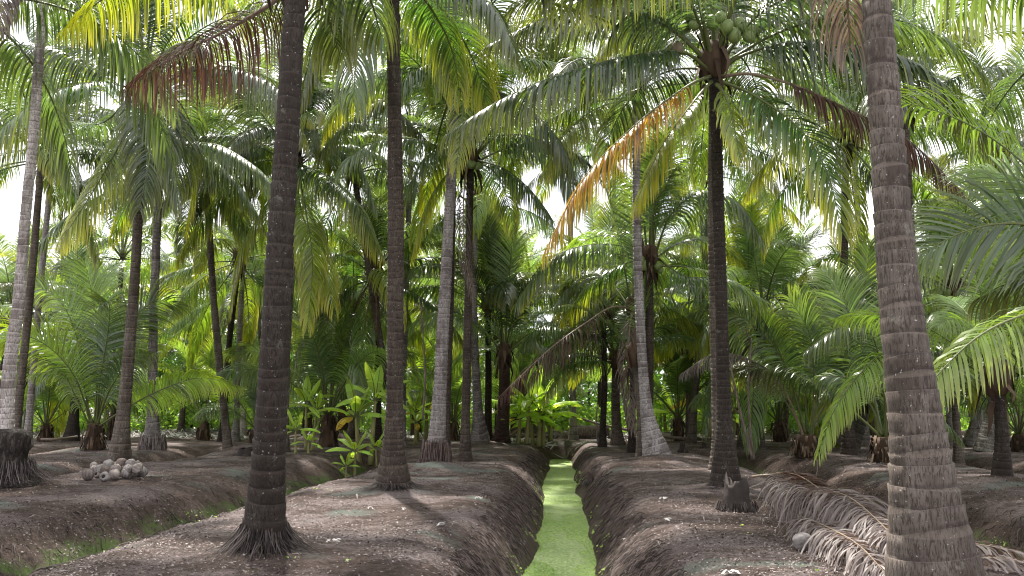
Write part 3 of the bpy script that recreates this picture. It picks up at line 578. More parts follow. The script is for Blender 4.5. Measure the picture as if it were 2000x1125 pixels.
# 3: left crown with husks at its foot
b = base_at(232, 905); Y3 = b[1]
palm(b, T(283, 165, Y3 - .3), 'brown coconut palm standing behind the heap of husks, broad crown on the left', .148, .42, MIDC, 16, (0, 4), bole=.95, nuts=7, ring=.14, mid=T(262, 560, Y3 - .1), avoid=[(-90, 40, (3, 4, 5, 6, 7))], crown_kinds=('dark', 'dark', 'green', 'green'),
     heroes=[dict(p=[(265, 165, Y3 - .3), (200, 135, Y3 - 1), (100, 98, Y3 - 1.5), (10, 88, Y3 - 2), (-80, 120, Y3 - 2.5)], c='dark', g=2.6, Lmax=1.4),
             dict(p=[(262, 175, Y3 - .3), (200, 160, Y3 - 1.5), (110, 178, Y3 - 2.5), (20, 235, Y3 - 3.5), (-50, 320, Y3 - 4)], c='tips', g=3, Lmax=1.6),
             dict(p=[(288, 185, Y3 - .5), (297, 215, Y3 - 1.8), (293, 300, Y3 - 3.0), (272, 410, Y3 - 3.6)], c='dark', g=1.6, Lmax=1.4, vee=20, pet=.05),
             dict(p=[(295, 188, Y3 - .5), (330, 220, Y3 - 1.5), (350, 280, Y3 - 2.2), (345, 370, Y3 - 2.6)], c='dark', g=1.8, Lmax=1.35, pet=.1),
             dict(p=[(275, 190, Y3 - .4), (240, 270, Y3 - 1), (190, 360, Y3 - 1.6), (120, 470, Y3 - 2)], c='yellow', g=2.2, Lmax=1.3, tw=.5),
             dict(p=[(305, 170, Y3 - .4), (380, 138, Y3 - 1.0), (470, 138, Y3 - 1.8), (545, 175, Y3 - 2.4), (590, 260, Y3 - 3)], c='dark', g=3, Lmax=1.5),
             dict(p=[(320, 200, Y3 - .4), (355, 270, Y3 - .8), (430, 285, Y3 - 1.3), (510, 335, Y3 - 1.8), (560, 400, Y3 - 2)], c='green', g=2.8),
             dict(p=[(315, 205, Y3 - .4), (350, 272, Y3 - .4), (440, 330, Y3 - .5), (505, 420, Y3 - .8)], c='green', g=2.8),
             dict(p=[(300, 200, Y3 + .3), (365, 250, Y3 + .5), (380, 340, Y3 + .6), (365, 450, Y3 + .6)], c='yellow', g=2.4),
             dict(p=[(262, 180, Y3 + .4), (200, 240, Y3 + 1), (120, 240, Y3 + 1.5), (50, 290, Y3 + 2)], c='green', g=2.6)])
# 4: pale trunk at the left edge
b = base_at(14, 958); Y4 = b[1]
palm(b, T(92, -70, Y4 + .4), 'pale grey coconut palm at the left edge rising from a charred black root bole', .108, .19, LIGHT, 15, (0, 6), skirt=0, bole=1.0, rt=.082, mid=[T(11, 840, Y4), T(21, 700, Y4), T(36, 590, Y4), T(52, 400, Y4), T(67, 250, Y4), T(77, 100, Y4)], avoid=[(-60, 50, (5, 6, 7))],
     heroes=[dict(p=[(88, -70, Y4), (50, -90, Y4 - 1), (10, -30, Y4 - 1.5), (0, 60, Y4 - 2)], c='grey', g=2.2, Lmax=.8, limp=.2),
             dict(p=[(88, -70, Y4), (120, -60, Y4 + 1), (170, 10, Y4 + 2), (215, 90, Y4 + 2.5)], c='green', g=2.6)])
p4 = list(C.objects)[-1]
for q in reversed(C.objects):
    if q.name.startswith('coconut_palm'): p4 = q; break
zz = np.linspace(-.1, .92, 16); rr = np.interp(zz, [-.1, .1, .3, .45, .6, .8, .9, .92], [.62, .44, .34, .31, .37, .37, .30, .2])
mb = MB(); mb.add(*tube(np.stack([0 * zz - .02, 0 * zz - .02, zz], 1), rr, 26, jitter=.05))
link('root_bole', mb.mesh('root_bole', [simple('charred_root_bole', [(.008, .007, .006), (.022, .018, .016), (.11, .09, .085)], 9, stretch=(2, 2, .5))]), p4)['label'] = 'charred black root bole'
link('root_skirt', root_skirt(.40, .36, 1200, .10, 4, .5), p4, color=(1.6, 1.6, 1.7, 1))
# 5..: middle distance, left
Y = 30; b = W(298, 868, Y)
palm(b, T(312, 330, Y), 'pale grey coconut palm behind the husk heap palm, bole with a fringed skirt', .165, .40, GREY, 16, (1, 6), skirt=.0, bole=.7, yellow=.3, mid=T(300, 620, Y), avoid=[(-90, 40, (6, 7))], tint=['green', 'tips', 'green', 'dark'])
for q in reversed(C.objects):
    if q.name.startswith('coconut_palm'): link('root_skirt', root_skirt(.40, .55, 700, .05, 14, .1), q, color=(4, 4, 4.1, 1)); break
b = base_at(434, 862); palm(b, T(468, 500, 36), 'slender dark coconut palm left of the nearest trunk, crown of yellow fronds', .14, .24, DARK, 16, (1, 7), yellow=.9, crown_kinds=('yellow', 'lime', 'tips', 'tips'))
palm(W(476, 838, 44), T(474, 560, 44), 'thin pale coconut palm far behind the slender dark trunk', .13, .26, LIGHT, 14, (1, 6))
b = base_at(556, 886); Y8 = b[1]
palm(b, T(577, 318, Y8), 'straight grey-brown coconut palm just right of the nearest dark trunk', .115, .19, MIDC, 14, (0, 5), skirt=.08, nuts=6, mid=T(563, 600, Y8), yellow=.5, avoid=[(-90, 50, (4, 5, 6, 7))],
     heroes=[dict(p=[(582, 318, Y8), (640, 345, Y8 - 1.5), (700, 405, Y8 - 2.5), (745, 500, Y8 - 3)], c='tips', g=3.2, Lmax=1.3, pet=.06),
             dict(p=[(577, 330, Y8), (590, 420, Y8 - 1), (625, 490, Y8 - 1.5), (652, 600, Y8 - 2)], c='yellow', g=2.2, Lmax=1.3, pet=.2),
             dict(p=[(580, 320, Y8), (600, 430, Y8 - 1.8), (610, 520, Y8 - 2), (600, 640, Y8 - 2.2)], c='yellow', g=1.8, Lmax=1.1, pet=.25),
             dict(p=[(582, 312, Y8), (640, 290, Y8), (700, 320, Y8), (735, 410, Y8)], c='green', g=2.6, Lmax=1.2),
             dict(p=[(570, 315, Y8), (500, 320, Y8 + .5), (420, 400, Y8 + 1), (345, 510, Y8 + 1)], c='tips', g=2.6, Lmax=1.2),
             dict(p=[(574, 320, Y8), (520, 400, Y8), (470, 490, Y8 - .5), (450, 610, Y8 - 1)], c='yellow', g=2.4, Lmax=1.1, pet=.1),
             dict(p=[(580, 305, Y8), (600, 200, Y8 - .5), (680, 175, Y8 - 1.5), (760, 205, Y8 - 2.5), (850, 290, Y8 - 3)], c='dark', g=2.8, Lmax=1.2)])
b = base_at(851, 912); Y9 = b[1]
palm(b, T(893, 140, Y9 + .3), 'tall pale grey coconut palm left of the ditch on a raised skirt of torn roots', .155, .27, GREY, 20, (0, 6), skirt=.0, bole=1.3, mid=T(874, 480, Y9), yellow=.35,
     heroes=[dict(p=[(893, 145, Y9), (905, 190, Y9 - 1), (900, 260, Y9 - 1.5), (890, 330, Y9 - 1.8)], c='yellow', g=1.8, Lmax=.8),
             dict(p=[(885, 145, Y9), (830, 130, Y9 - .5), (770, 180, Y9 - 1), (735, 260, Y9 - 1)], c='green', g=2.4)], avoid=[(-90, 30, (5, 6, 7))])
for q in reversed(C.objects):
    if q.name.startswith('coconut_palm'):
        link('root_skirt', root_skirt(.34, .62, 900, .04, 15, .1), q, color=(2.2, 2.0, 2.0, 1))
        zz = np.linspace(-.1, .55, 10); mb = MB(); mb.add(*tube(np.stack([0 * zz, 0 * zz, zz], 1), np.interp(zz, [-.1, .1, .4, .55], [.46, .34, .37, .26]), 22, jitter=.06)); link('root_bole', mb.mesh('root_bole', [M_fibre], False), q, color=(1.6, 1.3, 1.2, 1)); break
b = base_at(908, 898); Y10 = b[1]
palm(b, T(919, 312, Y10), 'brown mottled coconut palm right beside the tall grey trunk left of the ditch', .125, .23, BROWN, 14, (0, 5), nuts=9, bole=.6, mid=T(914, 600, Y10), yellow=.3, avoid=[(-90, 35, (4, 5, 6, 7))],
     heroes=[dict(p=[(928, 305, Y10), (970, 268, Y10 - .8), (1040, 268, Y10 - 1.5), (1098, 315, Y10 - 2), (1125, 410, Y10 - 2.5)], c='green', g=2.8, Lmax=1.25),
             dict(p=[(928, 312, Y10), (985, 330, Y10 - .5), (1035, 370, Y10 - 1), (1080, 430, Y10 - 1.2)], c='green', g=2.6),
             dict(p=[(910, 312, Y10), (865, 350, Y10 - .5), (830, 410, Y10 - .5), (805, 500, Y10 - .5)], c='yellow', g=2.2),
             dict(p=[(912, 325, Y10 - .3), (905, 400, Y10 - .7), (908, 490, Y10 - .8), (925, 590, Y10 - .9)], c='grey', g=3, Lmax=.55, limp=.4, hw=.012),
             dict(p=[(912, 308, Y10), (870, 292, Y10 - .5), (830, 310, Y10 - 1), (790, 380, Y10 - 1)], c='green', g=2.6)])
b = base_at(937, 868); palm(b, T(926, 395, 34), 'grey coconut palm behind the mottled one, greenish flared foot', .16, .42, GREY, 16, (0, 6), bole=.9, mid=T(926, 640, 34))
b = base_at(953, 864); palm(b, T(953, 600, 36), 'dark narrow coconut palm with an upright feathery crown left of the ditch end', .15, .24, DARK, 22, (0, 5), scale=.95, crown_kinds=('green', 'dark', 'fresh'), avoid=[(-90, 30, (5, 6, 7))],
     heroes=[dict(p=[(955, 600, 36), (956, 520, 35), (953, 450, 34.5), (945, 385, 34)], c='green', g=.6, vee=10, Lmax=1.1, pet=.25)])
b = base_at(978, 864); palm(b, T(985, 690, 34.5), 'short thick reddish trunk with long green leaf stalks left of the ditch end', .27, .46, (.085, .055, .045, 1), 16, (0, 4), scale=1.05, crown_kinds=('dark', 'green', 'fresh'), avoid=[(-90, 30, (3, 4, 5, 6, 7))])
# right of the ditch
b = base_at(1285, 900); Y14 = b[1]
palm(b, T(1243, 175, Y14), 'pale grey leaning coconut palm right of the ditch with a wide flared foot', .140, .42, (.36, .335, .34, 1), 18, (0, 6), bole=.85, skirt=.05, mid=[T(1263, 800, Y14), T(1250, 620, Y14), T(1244, 430, Y14)], avoid=[(-90, 35, (5, 6, 7))])
b = W(1265, 885, 26.6); Y15 = 26.6
palm(b, T(1268, 505, Y15), 'brown coconut palm close behind the leaning grey one, crown with ripening nuts', .14, .25, BROWN, 14, (0, 5), nuts=10, yellow=.4, avoid=[(-90, 75, (2, 3, 4, 5, 6, 7))],
     heroes=[dict(p=[(1255, 500, Y15), (1215, 480, Y15 - .8), (1140, 480, Y15 - 1.6), (1070, 510, Y15 - 2.2), (1010, 590, Y15 - 2.6)], c='green', g=2.6, Lmax=1.25),
             dict(p=[(1255, 505, Y15), (1210, 520, Y15), (1150, 560, Y15 + .5), (1100, 620, Y15 + .5)], c='tips', g=2.4, Lmax=1.1),
             dict(p=[(1280, 495, Y15), (1310, 420, Y15 - .6), (1370, 375, Y15 - 1.2), (1440, 395, Y15 - 1.8), (1490, 470, Y15 - 2.2)], c='green', g=2.6, Lmax=1.2),
             dict(p=[(1285, 505, Y15), (1340, 540, Y15 - .6), (1420, 545, Y15 - 1.2), (1500, 590, Y15 - 1.6)], c='green', g=2.6, Lmax=1.1),
             dict(p=[(1275, 490, Y15), (1290, 400, Y15), (1320, 330, Y15), (1380, 290, Y15)], c='green', g=1.4, Lmax=1.1)])
b = base_at(1234, 884)
palm(b, T(1236, 605, 27.5), 'thin dark trunk half hidden behind hanging brown fronds right of the ditch', .11, .18, DARK, 7, (0, 4), yellow=.2, avoid=[(-90, 80, (1, 2, 3, 4, 5, 6, 7))],
     heroes=[dict(p=[(1236, 603, 27.5), (1195, 600, 26.6), (1145, 630, 25.8), (1070, 685, 25), (975, 775, 24.5)], c='brown', g=3.2, Lmax=1.1, pet=.28, limp=.3, hw=.013, gap=.25),
             dict(p=[(1236, 608, 27.3), (1230, 640, 26.8), (1226, 720, 26.6), (1236, 840, 26.5)], c='grey', g=3, Lmax=.75, limp=.35, hw=.016, pet=.05),
             dict(p=[(1240, 608, 27.3), (1248, 650, 26.8), (1250, 730, 26.6), (1262, 820, 26.5)], c='grey', g=3, Lmax=.6, limp=.4, hw=.015, pet=.05)])
b = base_at(1176, 872); palm(b, T(1178, 610, 33), 'thin dark coconut palm just right of the ditch end, low dark crown', .12, .2, DARK, 13, (0, 5), scale=.85, crown_kinds=('dark', 'green', 'tips'),
     heroes=[dict(p=[(1180, 612, 33), (1160, 575, 32), (1120, 555, 31.5), (1080, 600, 31)], c='green', g=1.8, Lmax=1.1)])
b = base_at(1206, 868); palm(b, T(1203, 705, 34), 'short stout trunk with arching dark fronds behind the thin palm at the ditch end', .19, .36, MIDC, 14, (0, 4), scale=.85, crown_kinds=('dark', 'dark', 'tips'),
     heroes=[dict(p=[(1200, 700, 34), (1170, 660, 33), (1110, 650, 32), (1055, 700, 31.5)], c='dark', g=2.6, Lmax=1.1),
             dict(p=[(1200, 706, 34), (1160, 705, 33), (1105, 715, 32.3), (1060, 780, 32)], c='tips', g=2.4)])
palm(W(1252, 893, 25.6), T(1238, 700, 26.4), 'short brown trunk pressed against the foot of the leaning grey palm', .12, .17, MIDC, 5, (0, 2), scale=.55, avoid=[(-90, 80, (0, 1, 2, 3, 4, 5))])
b = base_at(1418, 955); Y16 = b[1]
palm(b, T(1394, 120, Y16), 'dark mottled coconut palm on the right bed, crown heavy with green nuts', .125, .29, DARK, 13, (0, 4), bole=.7, skirt=.06, ring=.10, mid=T(1408, 560, Y16), avoid=[(-90, 40, (3, 4, 5, 6, 7))], crown_kinds=('dark', 'dark', 'green'),
     nutpos=[(1343, 28, Y16 - .4, 0), (1356, 48, Y16 - .4, 0), (1340, 52, Y16 - .2, 0), (1406, 34, Y16 - .5, 0), (1420, 52, Y16 - .6, 0), (1434, 70, Y16 - .5, 0), (1446, 48, Y16 - .4, 0), (1466, 60, Y16 - .2, 0), (1479, 56, Y16 - .1, 0), (1350, 30, Y16 - .3, 0), (1322, 96, Y16 - .5, 1), (1392, 44, Y16 - .4, 0), (1462, 72, Y16 - .4, 0)],
     heroes=[dict(p=[(1385, 140, Y16 - .1), (1335, 103, Y16 - .5), (1230, 110, Y16 - 1.2), (1080, 150, Y16 - 2.0), (960, 205, Y16 - 2.5), (868, 265, Y16 - 2.8)], c='dark', g=3.4, Lmax=1.15, hw=.022),
             dict(p=[(1385, 150, Y16 - .2), (1340, 170, Y16 - .7), (1240, 245, Y16 - 1.2), (1140, 350, Y16 - 1.5), (1062, 495, Y16 - 1.7)], c='orange', g=3.0, Lmax=1.0, hw=.014, spacing=.038),
             dict(p=[(1388, 160, Y16 - .2), (1350, 205, Y16 - .6), (1290, 290, Y16 - .9), (1240, 400, Y16 - 1)], c='yellow', g=2.4, Lmax=.9),
             dict(p=[(1405, 140, Y16), (1450, 108, Y16 - .3), (1540, 85, Y16 - .8), (1660, 88, Y16 - 1.5), (1800, 130, Y16 - 2.2), (1950, 285, Y16 - 2.8)], c='dark', g=3.2, Lmax=1.3, hw=.024),
             dict(p=[(1405, 150, Y16 - .1), (1470, 145, Y16 - .5), (1560, 170, Y16 - .9), (1660, 215, Y16 - 1.2), (1770, 270, Y16 - 1.6), (1880, 375, Y16 - 2)], c='brown', g=3.4, Lmax=.95, pet=.28, hw=.018, limp=.12),
             dict(p=[(1405, 158, Y16 - .2), (1470, 185, Y16 - .7), (1560, 250, Y16 - 1.1), (1615, 335, Y16 - 1.4), (1645, 455, Y16 - 1.6)], c='tips', g=1.6, Lmax=1.1, vee=12, hw=.022, tw=.55),
             dict(p=[(1400, 165, Y16 - .3), (1418, 190, Y16 - .6), (1432, 240, Y16 - .8), (1445, 310, Y16 - .9)], c='yellow', g=1.8, Lmax=.55),
             dict(p=[(1380, 120, Y16), (1300, 50, Y16 - .6), (1200, 20, Y16 - 1.2), (1080, 30, Y16 - 1.8), (950, 90, Y16 - 2.2)], c='dark', g=3.0, Lmax=1.05),
             dict(p=[(1410, 120, Y16), (1480, 30, Y16 - .5), (1570, -10, Y16 - 1), (1690, 10, Y16 - 1.5)], c='dark', g=2.8, Lmax=1.2),
             dict(p=[(1385, 110, Y16), (1350, 10, Y16 - .8), (1290, -30, Y16 - 1.6), (1200, -20, Y16 - 2.4)], c='green', g=2.4, Lmax=1.1)])
# big trunk on the right
palm(np.array([*W(1833, 1165, 7.1)[:2], 0]), T(1700, -150, 7.3), 'thick grey banded coconut palm in the right foreground, trunk curving up to the left', .195, .365, (.128, .106, .092, 1), 8, (0, 3), bole=.72, ring=.15, skirt=.05, rt=.112, sheath=False, mid=[T(1808, 1000, 7.1), T(1785, 800, 7.1), T(1760, 600, 7.15), T(1742, 400, 7.2), T(1727, 200, 7.25), T(1712, 0, 7.3)], avoid=[(-90, 75, (2, 3, 4, 5, 6, 7)), (180, 35, (4, 5, 6, 7)), (0, 30, (4, 5, 6, 7)), (90, 30, (6, 7))],
     heroes=[dict(p=[(1695, -140, 7.3), (1665, -110, 7.8), (1655, -20, 8.4), (1660, 90, 8.9)], c='grey', g=3, Lmax=.85, limp=.15, hw=.016, pet=.1),
             dict(p=[(1710, -150, 7.3), (1820, -120, 7.9), (1930, -70, 8.6), (2050, 20, 9.4)], c='green', g=3.0, Lmax=.85),
             dict(p=[(1690, -150, 7.3), (1500, -150, 8.2), (1300, -110, 9.4), (1130, 0, 10.5)], c='dark', g=2.8, Lmax=.9),
             dict(p=[(1690, -140, 7.3), (1420, -160, 8.6), (1180, -60, 10.0), (1050, -10, 10.6), (1180, 40, 11.2)], c='dark', g=2.8, Lmax=.5)])
# dead frond drooping into the top centre, from a palm above the frame
palm(np.array([-2.5, 19.5, 0]), T(985, -60, 13.5) + np.array([-.6, 3.5, 1.0]), 'brown coconut palm whose crown is above the frame, its dead frond drooping at top centre', .13, .24, BROWN, 12, (0, 5), sheath=True,
     heroes=[dict(p=[(960, -80, 16), (1040, -20, 14.5), (1130, 15, 13.5), (1210, 60, 12.8), (1272, 160, 12.4)], c='brown', g=3.2, Lmax=1.0, limp=.1, hw=.018),
             dict(p=[(950, -60, 16.5), (900, -10, 15.5), (850, 70, 15), (820, 180, 14.6)], c='tips', g=2.6)], avoid=[(-90, 40, (4, 5, 6, 7))]) if False else None
# palm 17's neighbour: crown just outside the right edge, low
palm(np.array([6.7, 10.6, 0]), W(2210, 640, 10.6), 'low coconut palm mostly outside the right edge, wide glossy fronds reaching in', .16, .25, MIDC, 10, (0, 3), avoid=[(180, 35, (2, 3, 4, 5)), (-110, 40, (1, 2, 3, 4, 5))],
     heroes=[dict(p=[(2200, 640, 10.5), (2110, 595, 9.9), (2000, 615, 9.4), (1900, 665, 9.1), (1795, 770, 8.9)], c='lime', g=2.6, Lmax=.72, hw=.020, spacing=.046, pet=.1, fwd=(74, 40), tw=.35),
             dict(p=[(2200, 620, 10.6), (2120, 480, 10.8), (2000, 438, 11), (1890, 450, 11.2), (1785, 505, 11.4)], c='green', g=.5, vee=6, Lmax=1.05, hw=.022, spacing=.046, pet=.1, fwd=(74, 40), tw=.8),
             dict(p=[(2200, 620, 10.7), (2090, 430, 11.4), (1990, 350, 12), (1890, 330, 12.6)], c='fresh', g=.5, vee=12, Lmax=1.0, hw=.020, tw=.8),
             dict(p=[(2200, 630, 10.7), (2120, 560, 12), (2020, 540, 13), (1900, 590, 13.6)], c='dark', g=2.4, Lmax=1.0)])
b = base_at(1960, 948); palm(b, T(1946, 742, b[1]), 'short dark banded palm on the right bed, fronds springing from head height', .13, .2, DARK, 15, (0, 4), scale=.62, ring=.1, crown_kinds=('dark', 'green', 'fresh'), avoid=[(-90, 40, (2, 3, 4))])
# young trunkless palms
b = base_at(182, 882); Yy = b[1]
palm(b, b + np.array([0, 0, .95]), 'young trunkless coconut palm behind the husks, shaggy brown foot and tall bright fronds', rb=.3, n=5, young=True, avoid=[(-90, 60, (0, 1, 2, 3, 4))], crown_kinds=('fresh', 'green'), 
     heroes=[dict(p=[(188, 830, Yy), (196, 740, Yy - .3), (212, 640, Yy - .8), (212, 590, Yy - 1.6), (190, 600, Yy - 2.3)], c='green', tw=.7, g=.8, vee=15, Lmax=1.25, pet=.25),
             dict(p=[(180, 830, Yy), (165, 760, Yy), (150, 660, Yy), (118, 590, Yy), (60, 550, Yy)], c='fresh', tw=.7, g=.8, vee=22, Lmax=1.4, pet=.2),
             dict(p=[(184, 830, Yy + .2), (190, 740, Yy + .4), (188, 620, Yy + .6), (165, 510, Yy + .8)], c='fresh', tw=.7, g=.5, vee=25, Lmax=1.4, pet=.25),
             dict(p=[(178, 830, Yy), (148, 740, Yy - .4), (98, 680, Yy - .8), (40, 655, Yy - 1.2), (-10, 680, Yy - 1.4)], c='lime', tw=.7, g=.8, vee=16, Lmax=1.25, pet=.2),
             dict(p=[(186, 830, Yy), (205, 740, Yy), (240, 650, Yy), (300, 590, Yy), (360, 600, Yy)], c='green', tw=.7, g=.7, vee=18, Lmax=1.3, pet=.22),
             dict(p=[(190, 835, Yy), (235, 805, Yy - .5), (300, 768, Yy - 1), (390, 738, Yy - 1.5), (470, 758, Yy - 1.9)], c='lime', tw=.7, g=1.6, vee=10, Lmax=.8, pet=.3),
             dict(p=[(176, 835, Yy), (150, 780, Yy - .6), (120, 730, Yy - 1), (60, 730, Yy - 1.4)], c='fresh', tw=.2, g=2, vee=10, Lmax=.8, pet=.25),
             dict(p=[(190, 830, Yy), (215, 760, Yy - .8), (260, 700, Yy - 1.4), (300, 690, Yy - 1.8)], c='green', tw=.7, g=1.8, vee=12, Lmax=.9, pet=.25)])
b = base_at(1578, 896); Yy = b[1]
palm(b, b + np.array([0, 0, .7]), 'young trunkless coconut palm on the right, dark bulbous foot below green leaf stalks', rb=.33, n=7, young=True, avoid=[(-90, 50, (0, 1, 2, 3, 4))], crown_kinds=('green', 'dark', 'fresh'),
     heroes=[dict(p=[(1575, 860, Yy), (1555, 770, Yy), (1520, 690, Yy - .3), (1450, 620, Yy - .6), (1370, 600, Yy - 1)], c='green', tw=.7, g=1.6, vee=12, Lmax=1.05, pet=.25),
             dict(p=[(1572, 860, Yy), (1535, 770, Yy - .4), (1480, 710, Yy - .8), (1400, 690, Yy - 1.2), (1330, 730, Yy - 1.4)], c='pale', g=2.4, Lmax=.9, pet=.3, hw=.014),
             dict(p=[(1585, 860, Yy), (1600, 760, Yy + .3), (1640, 660, Yy + .4), (1685, 570, Yy + .5), (1700, 470, Yy + .6)], c='fresh', tw=.7, g=.7, vee=22, Lmax=1.25, pet=.25),
             dict(p=[(1583, 860, Yy), (1590, 750, Yy - .3), (1580, 650, Yy - .5), (1540, 580, Yy - .8)], c='green', tw=.7, g=.9, vee=20, Lmax=1.1, pet=.3),
             dict(p=[(1588, 865, Yy), (1640, 800, Yy - .4), (1680, 700, Yy - .8), (1760, 670, Yy - 1), (1830, 720, Yy - 1.2)], c='green', tw=.2, g=2, vee=10, Lmax=1.0, pet=.25)])
b = base_at(1728, 912); Yy = b[1]
palm(b, b + np.array([0, 0, .75]), 'young coconut palm tucked behind the thick right trunk, one long frond drooping to the soil', rb=.24, n=6, young=True, avoid=[(-90, 50, (0, 1, 2, 3, 4))], crown_kinds=('green', 'dark', 'fresh'),
     heroes=[dict(p=[(1730, 850, Yy), (1745, 760, Yy - .3), (1730, 690, Yy - .8), (1680, 730, Yy - 1.4), (1630, 800, Yy - 1.8), (1598, 888, Yy - 2)], c='lime', tw=.2, g=2.6, vee=6, Lmax=.85, pet=.2),
             dict(p=[(1730, 850, Yy), (1725, 750, Yy - .5), (1700, 650, Yy - 1), (1640, 640, Yy - 1.6), (1570, 690, Yy - 2)], c='green', tw=.2, g=2, vee=10, Lmax=1.0, pet=.3),
             dict(p=[(1722, 850, Yy), (1700, 790, Yy + .2), (1660, 740, Yy + .5), (1600, 735, Yy + .8)], c='green', tw=.7, g=1.6, Lmax=.8, pet=.35),
             dict(p=[(1735, 850, Yy), (1770, 740, Yy), (1830, 640, Yy), (1900, 610, Yy)], c='green', tw=.7, g=1.4, vee=18, Lmax=1.05, pet=.25)])
b = base_at(1994, 882); palm(b, b + np.array([0, 0, .6]), 'young trunkless palm at the far right edge among grey trunks', rb=.28, n=12, young=True, scale=.8)
palm(W(640, 868, 33), W(640, 868, 33) + np.array([0, 0, 1.1]), 'young bushy palm behind the banana plants, between the two near dark trunks', rb=.3, n=14, young=True, scale=1.05, crown_kinds=('green', 'fresh', 'green'))
palm(W(1050, 835, 47), W(1050, 835, 47) + np.array([0, 0, .8]), 'small yellow-green palm beyond the end of the ditch', rb=.22, n=11, young=True, scale=.7, crown_kinds=('lime', 'fresh', 'yellow'))
palm(W(1090, 832, 50), W(1120, 790, 50), 'small pale palm behind the fallen log', rb=.22, n=11, young=True, scale=.75, crown_kinds=('fresh', 'green'))
palm(W(372, 835, 50), W(375, 815, 50), 'tiny seedling palm at the plantation edge on the left', rb=.10, n=8, young=True, scale=.35, crown_kinds=('lime', 'fresh'))
# middle and far trunks that show
for k_, (px, Yd, hh, sc, kk, lab) in enumerate([(88, 38, .7, .8, ('lime', 'fresh'), 'young yellow-green palm between the left edge trunk and the dark flared palm'), (222, 40, 1.2, .9, ('fresh', 'green'), 'young palm seen just left of the husk heap palm trunk'), (398, 39, .8, .85, ('fresh', 'lime'), 'young palm right of the low starry-crowned palm'),
        (500, 36, .6, .7, ('fresh', 'green'), 'young palm peeping out left of the nearest dark trunk'), (600, 44, 1.8, 1.0, ('green', 'fresh'), 'young palm with a short trunk above the orange-leaved banana plant'), (668, 42, 1.5, .9, ('fresh', 'lime'), 'young palm behind the tallest banana plant'), (812, 44, 1.6, 1.0, ('lime', 'fresh'), 'young palm between the second near trunk and the tall grey trunk'),
        (884, 40, .8, .8, ('fresh', 'green'), 'young fan-leaved palm seen between the tall grey and mottled trunks'), (1010, 45, 1.8, .95, ('green', 'fresh'), 'young palm above the banana clump at the ditch end'), (1325, 40, 1.0, .9, ('fresh', 'green'), 'young palm just right of the foot of the leaning grey palm'), (1440, 46, 1.9, 1.0, ('fresh', 'lime'), 'young palm rising behind the dark mottled trunk'),
        (1522, 38, .9, .9, ('fresh', 'green'), 'young palm left of the right young palm'), (1630, 37, 1.2, 1.0, ('fresh', 'lime'), 'young palm between the right young palm and the right-leaning mossy trunk'), (1705, 42, 2.2, 1.0, ('lime', 'fresh'), 'young palm high behind the thick right trunk, on its left'), (1825, 34, .9, .8, ('fresh', 'green'), 'young palm just right of the thick right trunk'), (1930, 40, 2.0, 1.0, ('fresh', 'lime'), 'young palm behind the short dark banded palm')]):
    b = W(px, 850, Yd); palm(b, (b[0], b[1], hh), lab, rb=.24, n=12, young=True, scale=sc, crown_kinds=kk)
mids = [((140, 855), (150, 650, 38), .17, .42, DARK, 'dark flared coconut palm behind the young palm on the left'),
        ((52, 842), (58, 600, 44), .19, .36, DARK, 'dark coconut palm seen through the gap beside the left edge trunk'),
        ((353, 843), (376, 692, 46), .14, .2, MIDC, 'low coconut palm on the left with a starry crown above the drooping yellow frond'),
        ((735, 866), (733, 530, 34), .14, .24, DARK, 'dark coconut palm just left of the second near trunk, brown fronds against it'),
        ((687, 858), (690, 600, 38), .12, .2, MIDC, 'thin brown coconut palm rising behind the large banana plant'),
        ((626, 838), (628, 560, 52), .15, .42, GREY, 'pale flared coconut palm far behind the young bushy palm'),
        ((1452, 868), (1462, 600, 34), .15, .26, MIDC, 'brown coconut palm right of the dark mottled one, left of a pair'),
        ((1478, 868), (1492, 610, 33.5), .19, .34, (.12, .11, .09, 1), 'thicker mossy coconut palm, right of the pair behind the mottled palm'),
        ((1532, 846), (1490, 690, 50), .17, .42, GREY, 'grey coconut palm in the distance leaning to the left'),
        ((1363, 846), (1362, 600, 50), .17, .40, LIGHT, 'pale coconut palm in the distance among bright banana leaves'),
        ((1652, 886), (1700, 740, 28), .18, .42, (.09, .085, .065, 1), 'mossy dark trunk leaning right behind the drooping lime frond'),
        ((1872, 888), (1866, 560, 28), .11, .2, MIDC, 'slim banded brown palm right of the thick foreground trunk'),
        ((1858, 868), (1850, 560, 36), .12, .3, GREY, 'thin pale palm just left of the slim banded one'),
        ((1903, 864), (1930, 640, 36), .17, .5, GREY, 'grey palm leaning right on a charred foot near the right edge'),
        ((1925, 880), (1975, 600, 30), .18, .42, (.22, .21, .19, 1), 'smooth pale palm leaning right, beside the short dark banded palm'),
        ((1656, 862), (1652, 262, 27), .13, .25, BROWN, 'tall coconut palm behind the brown drooping frond on the right'),
        ((775, 862), (690, 330, 33), .14, .25, MIDC, 'coconut palm behind the second near trunk, crown in the gap between the two near trunks'),
        ((450, 858), (400, 300, 32), .14, .25, MIDC, 'tall coconut palm behind the left crown, leaning left'),
        ((1120, 852), (1110, 250, 40), .14, .25, GREY, 'tall coconut palm beyond the ditch end, crown high over the water'),
        ((1350, 858), (1390, 330, 38), .14, .25, MIDC, 'tall coconut palm far behind the mottled palm crown')]
for (bp, tp, r, rb, col, lab) in mids:
    b = W(bp[0], bp[1], tp[2]); d = 'brown fronds' in lab
    palm(b, T(*tp), lab, r, rb, col, 19, (0, 7), fine=tp[2] < 35, dead=3 if d else random.choice([0, 0, 1]), yellow=.3, bole=.8, scale=.95 if tp[1] < 680 else .6, nuts=4 if tp[2] < 35 else 0)

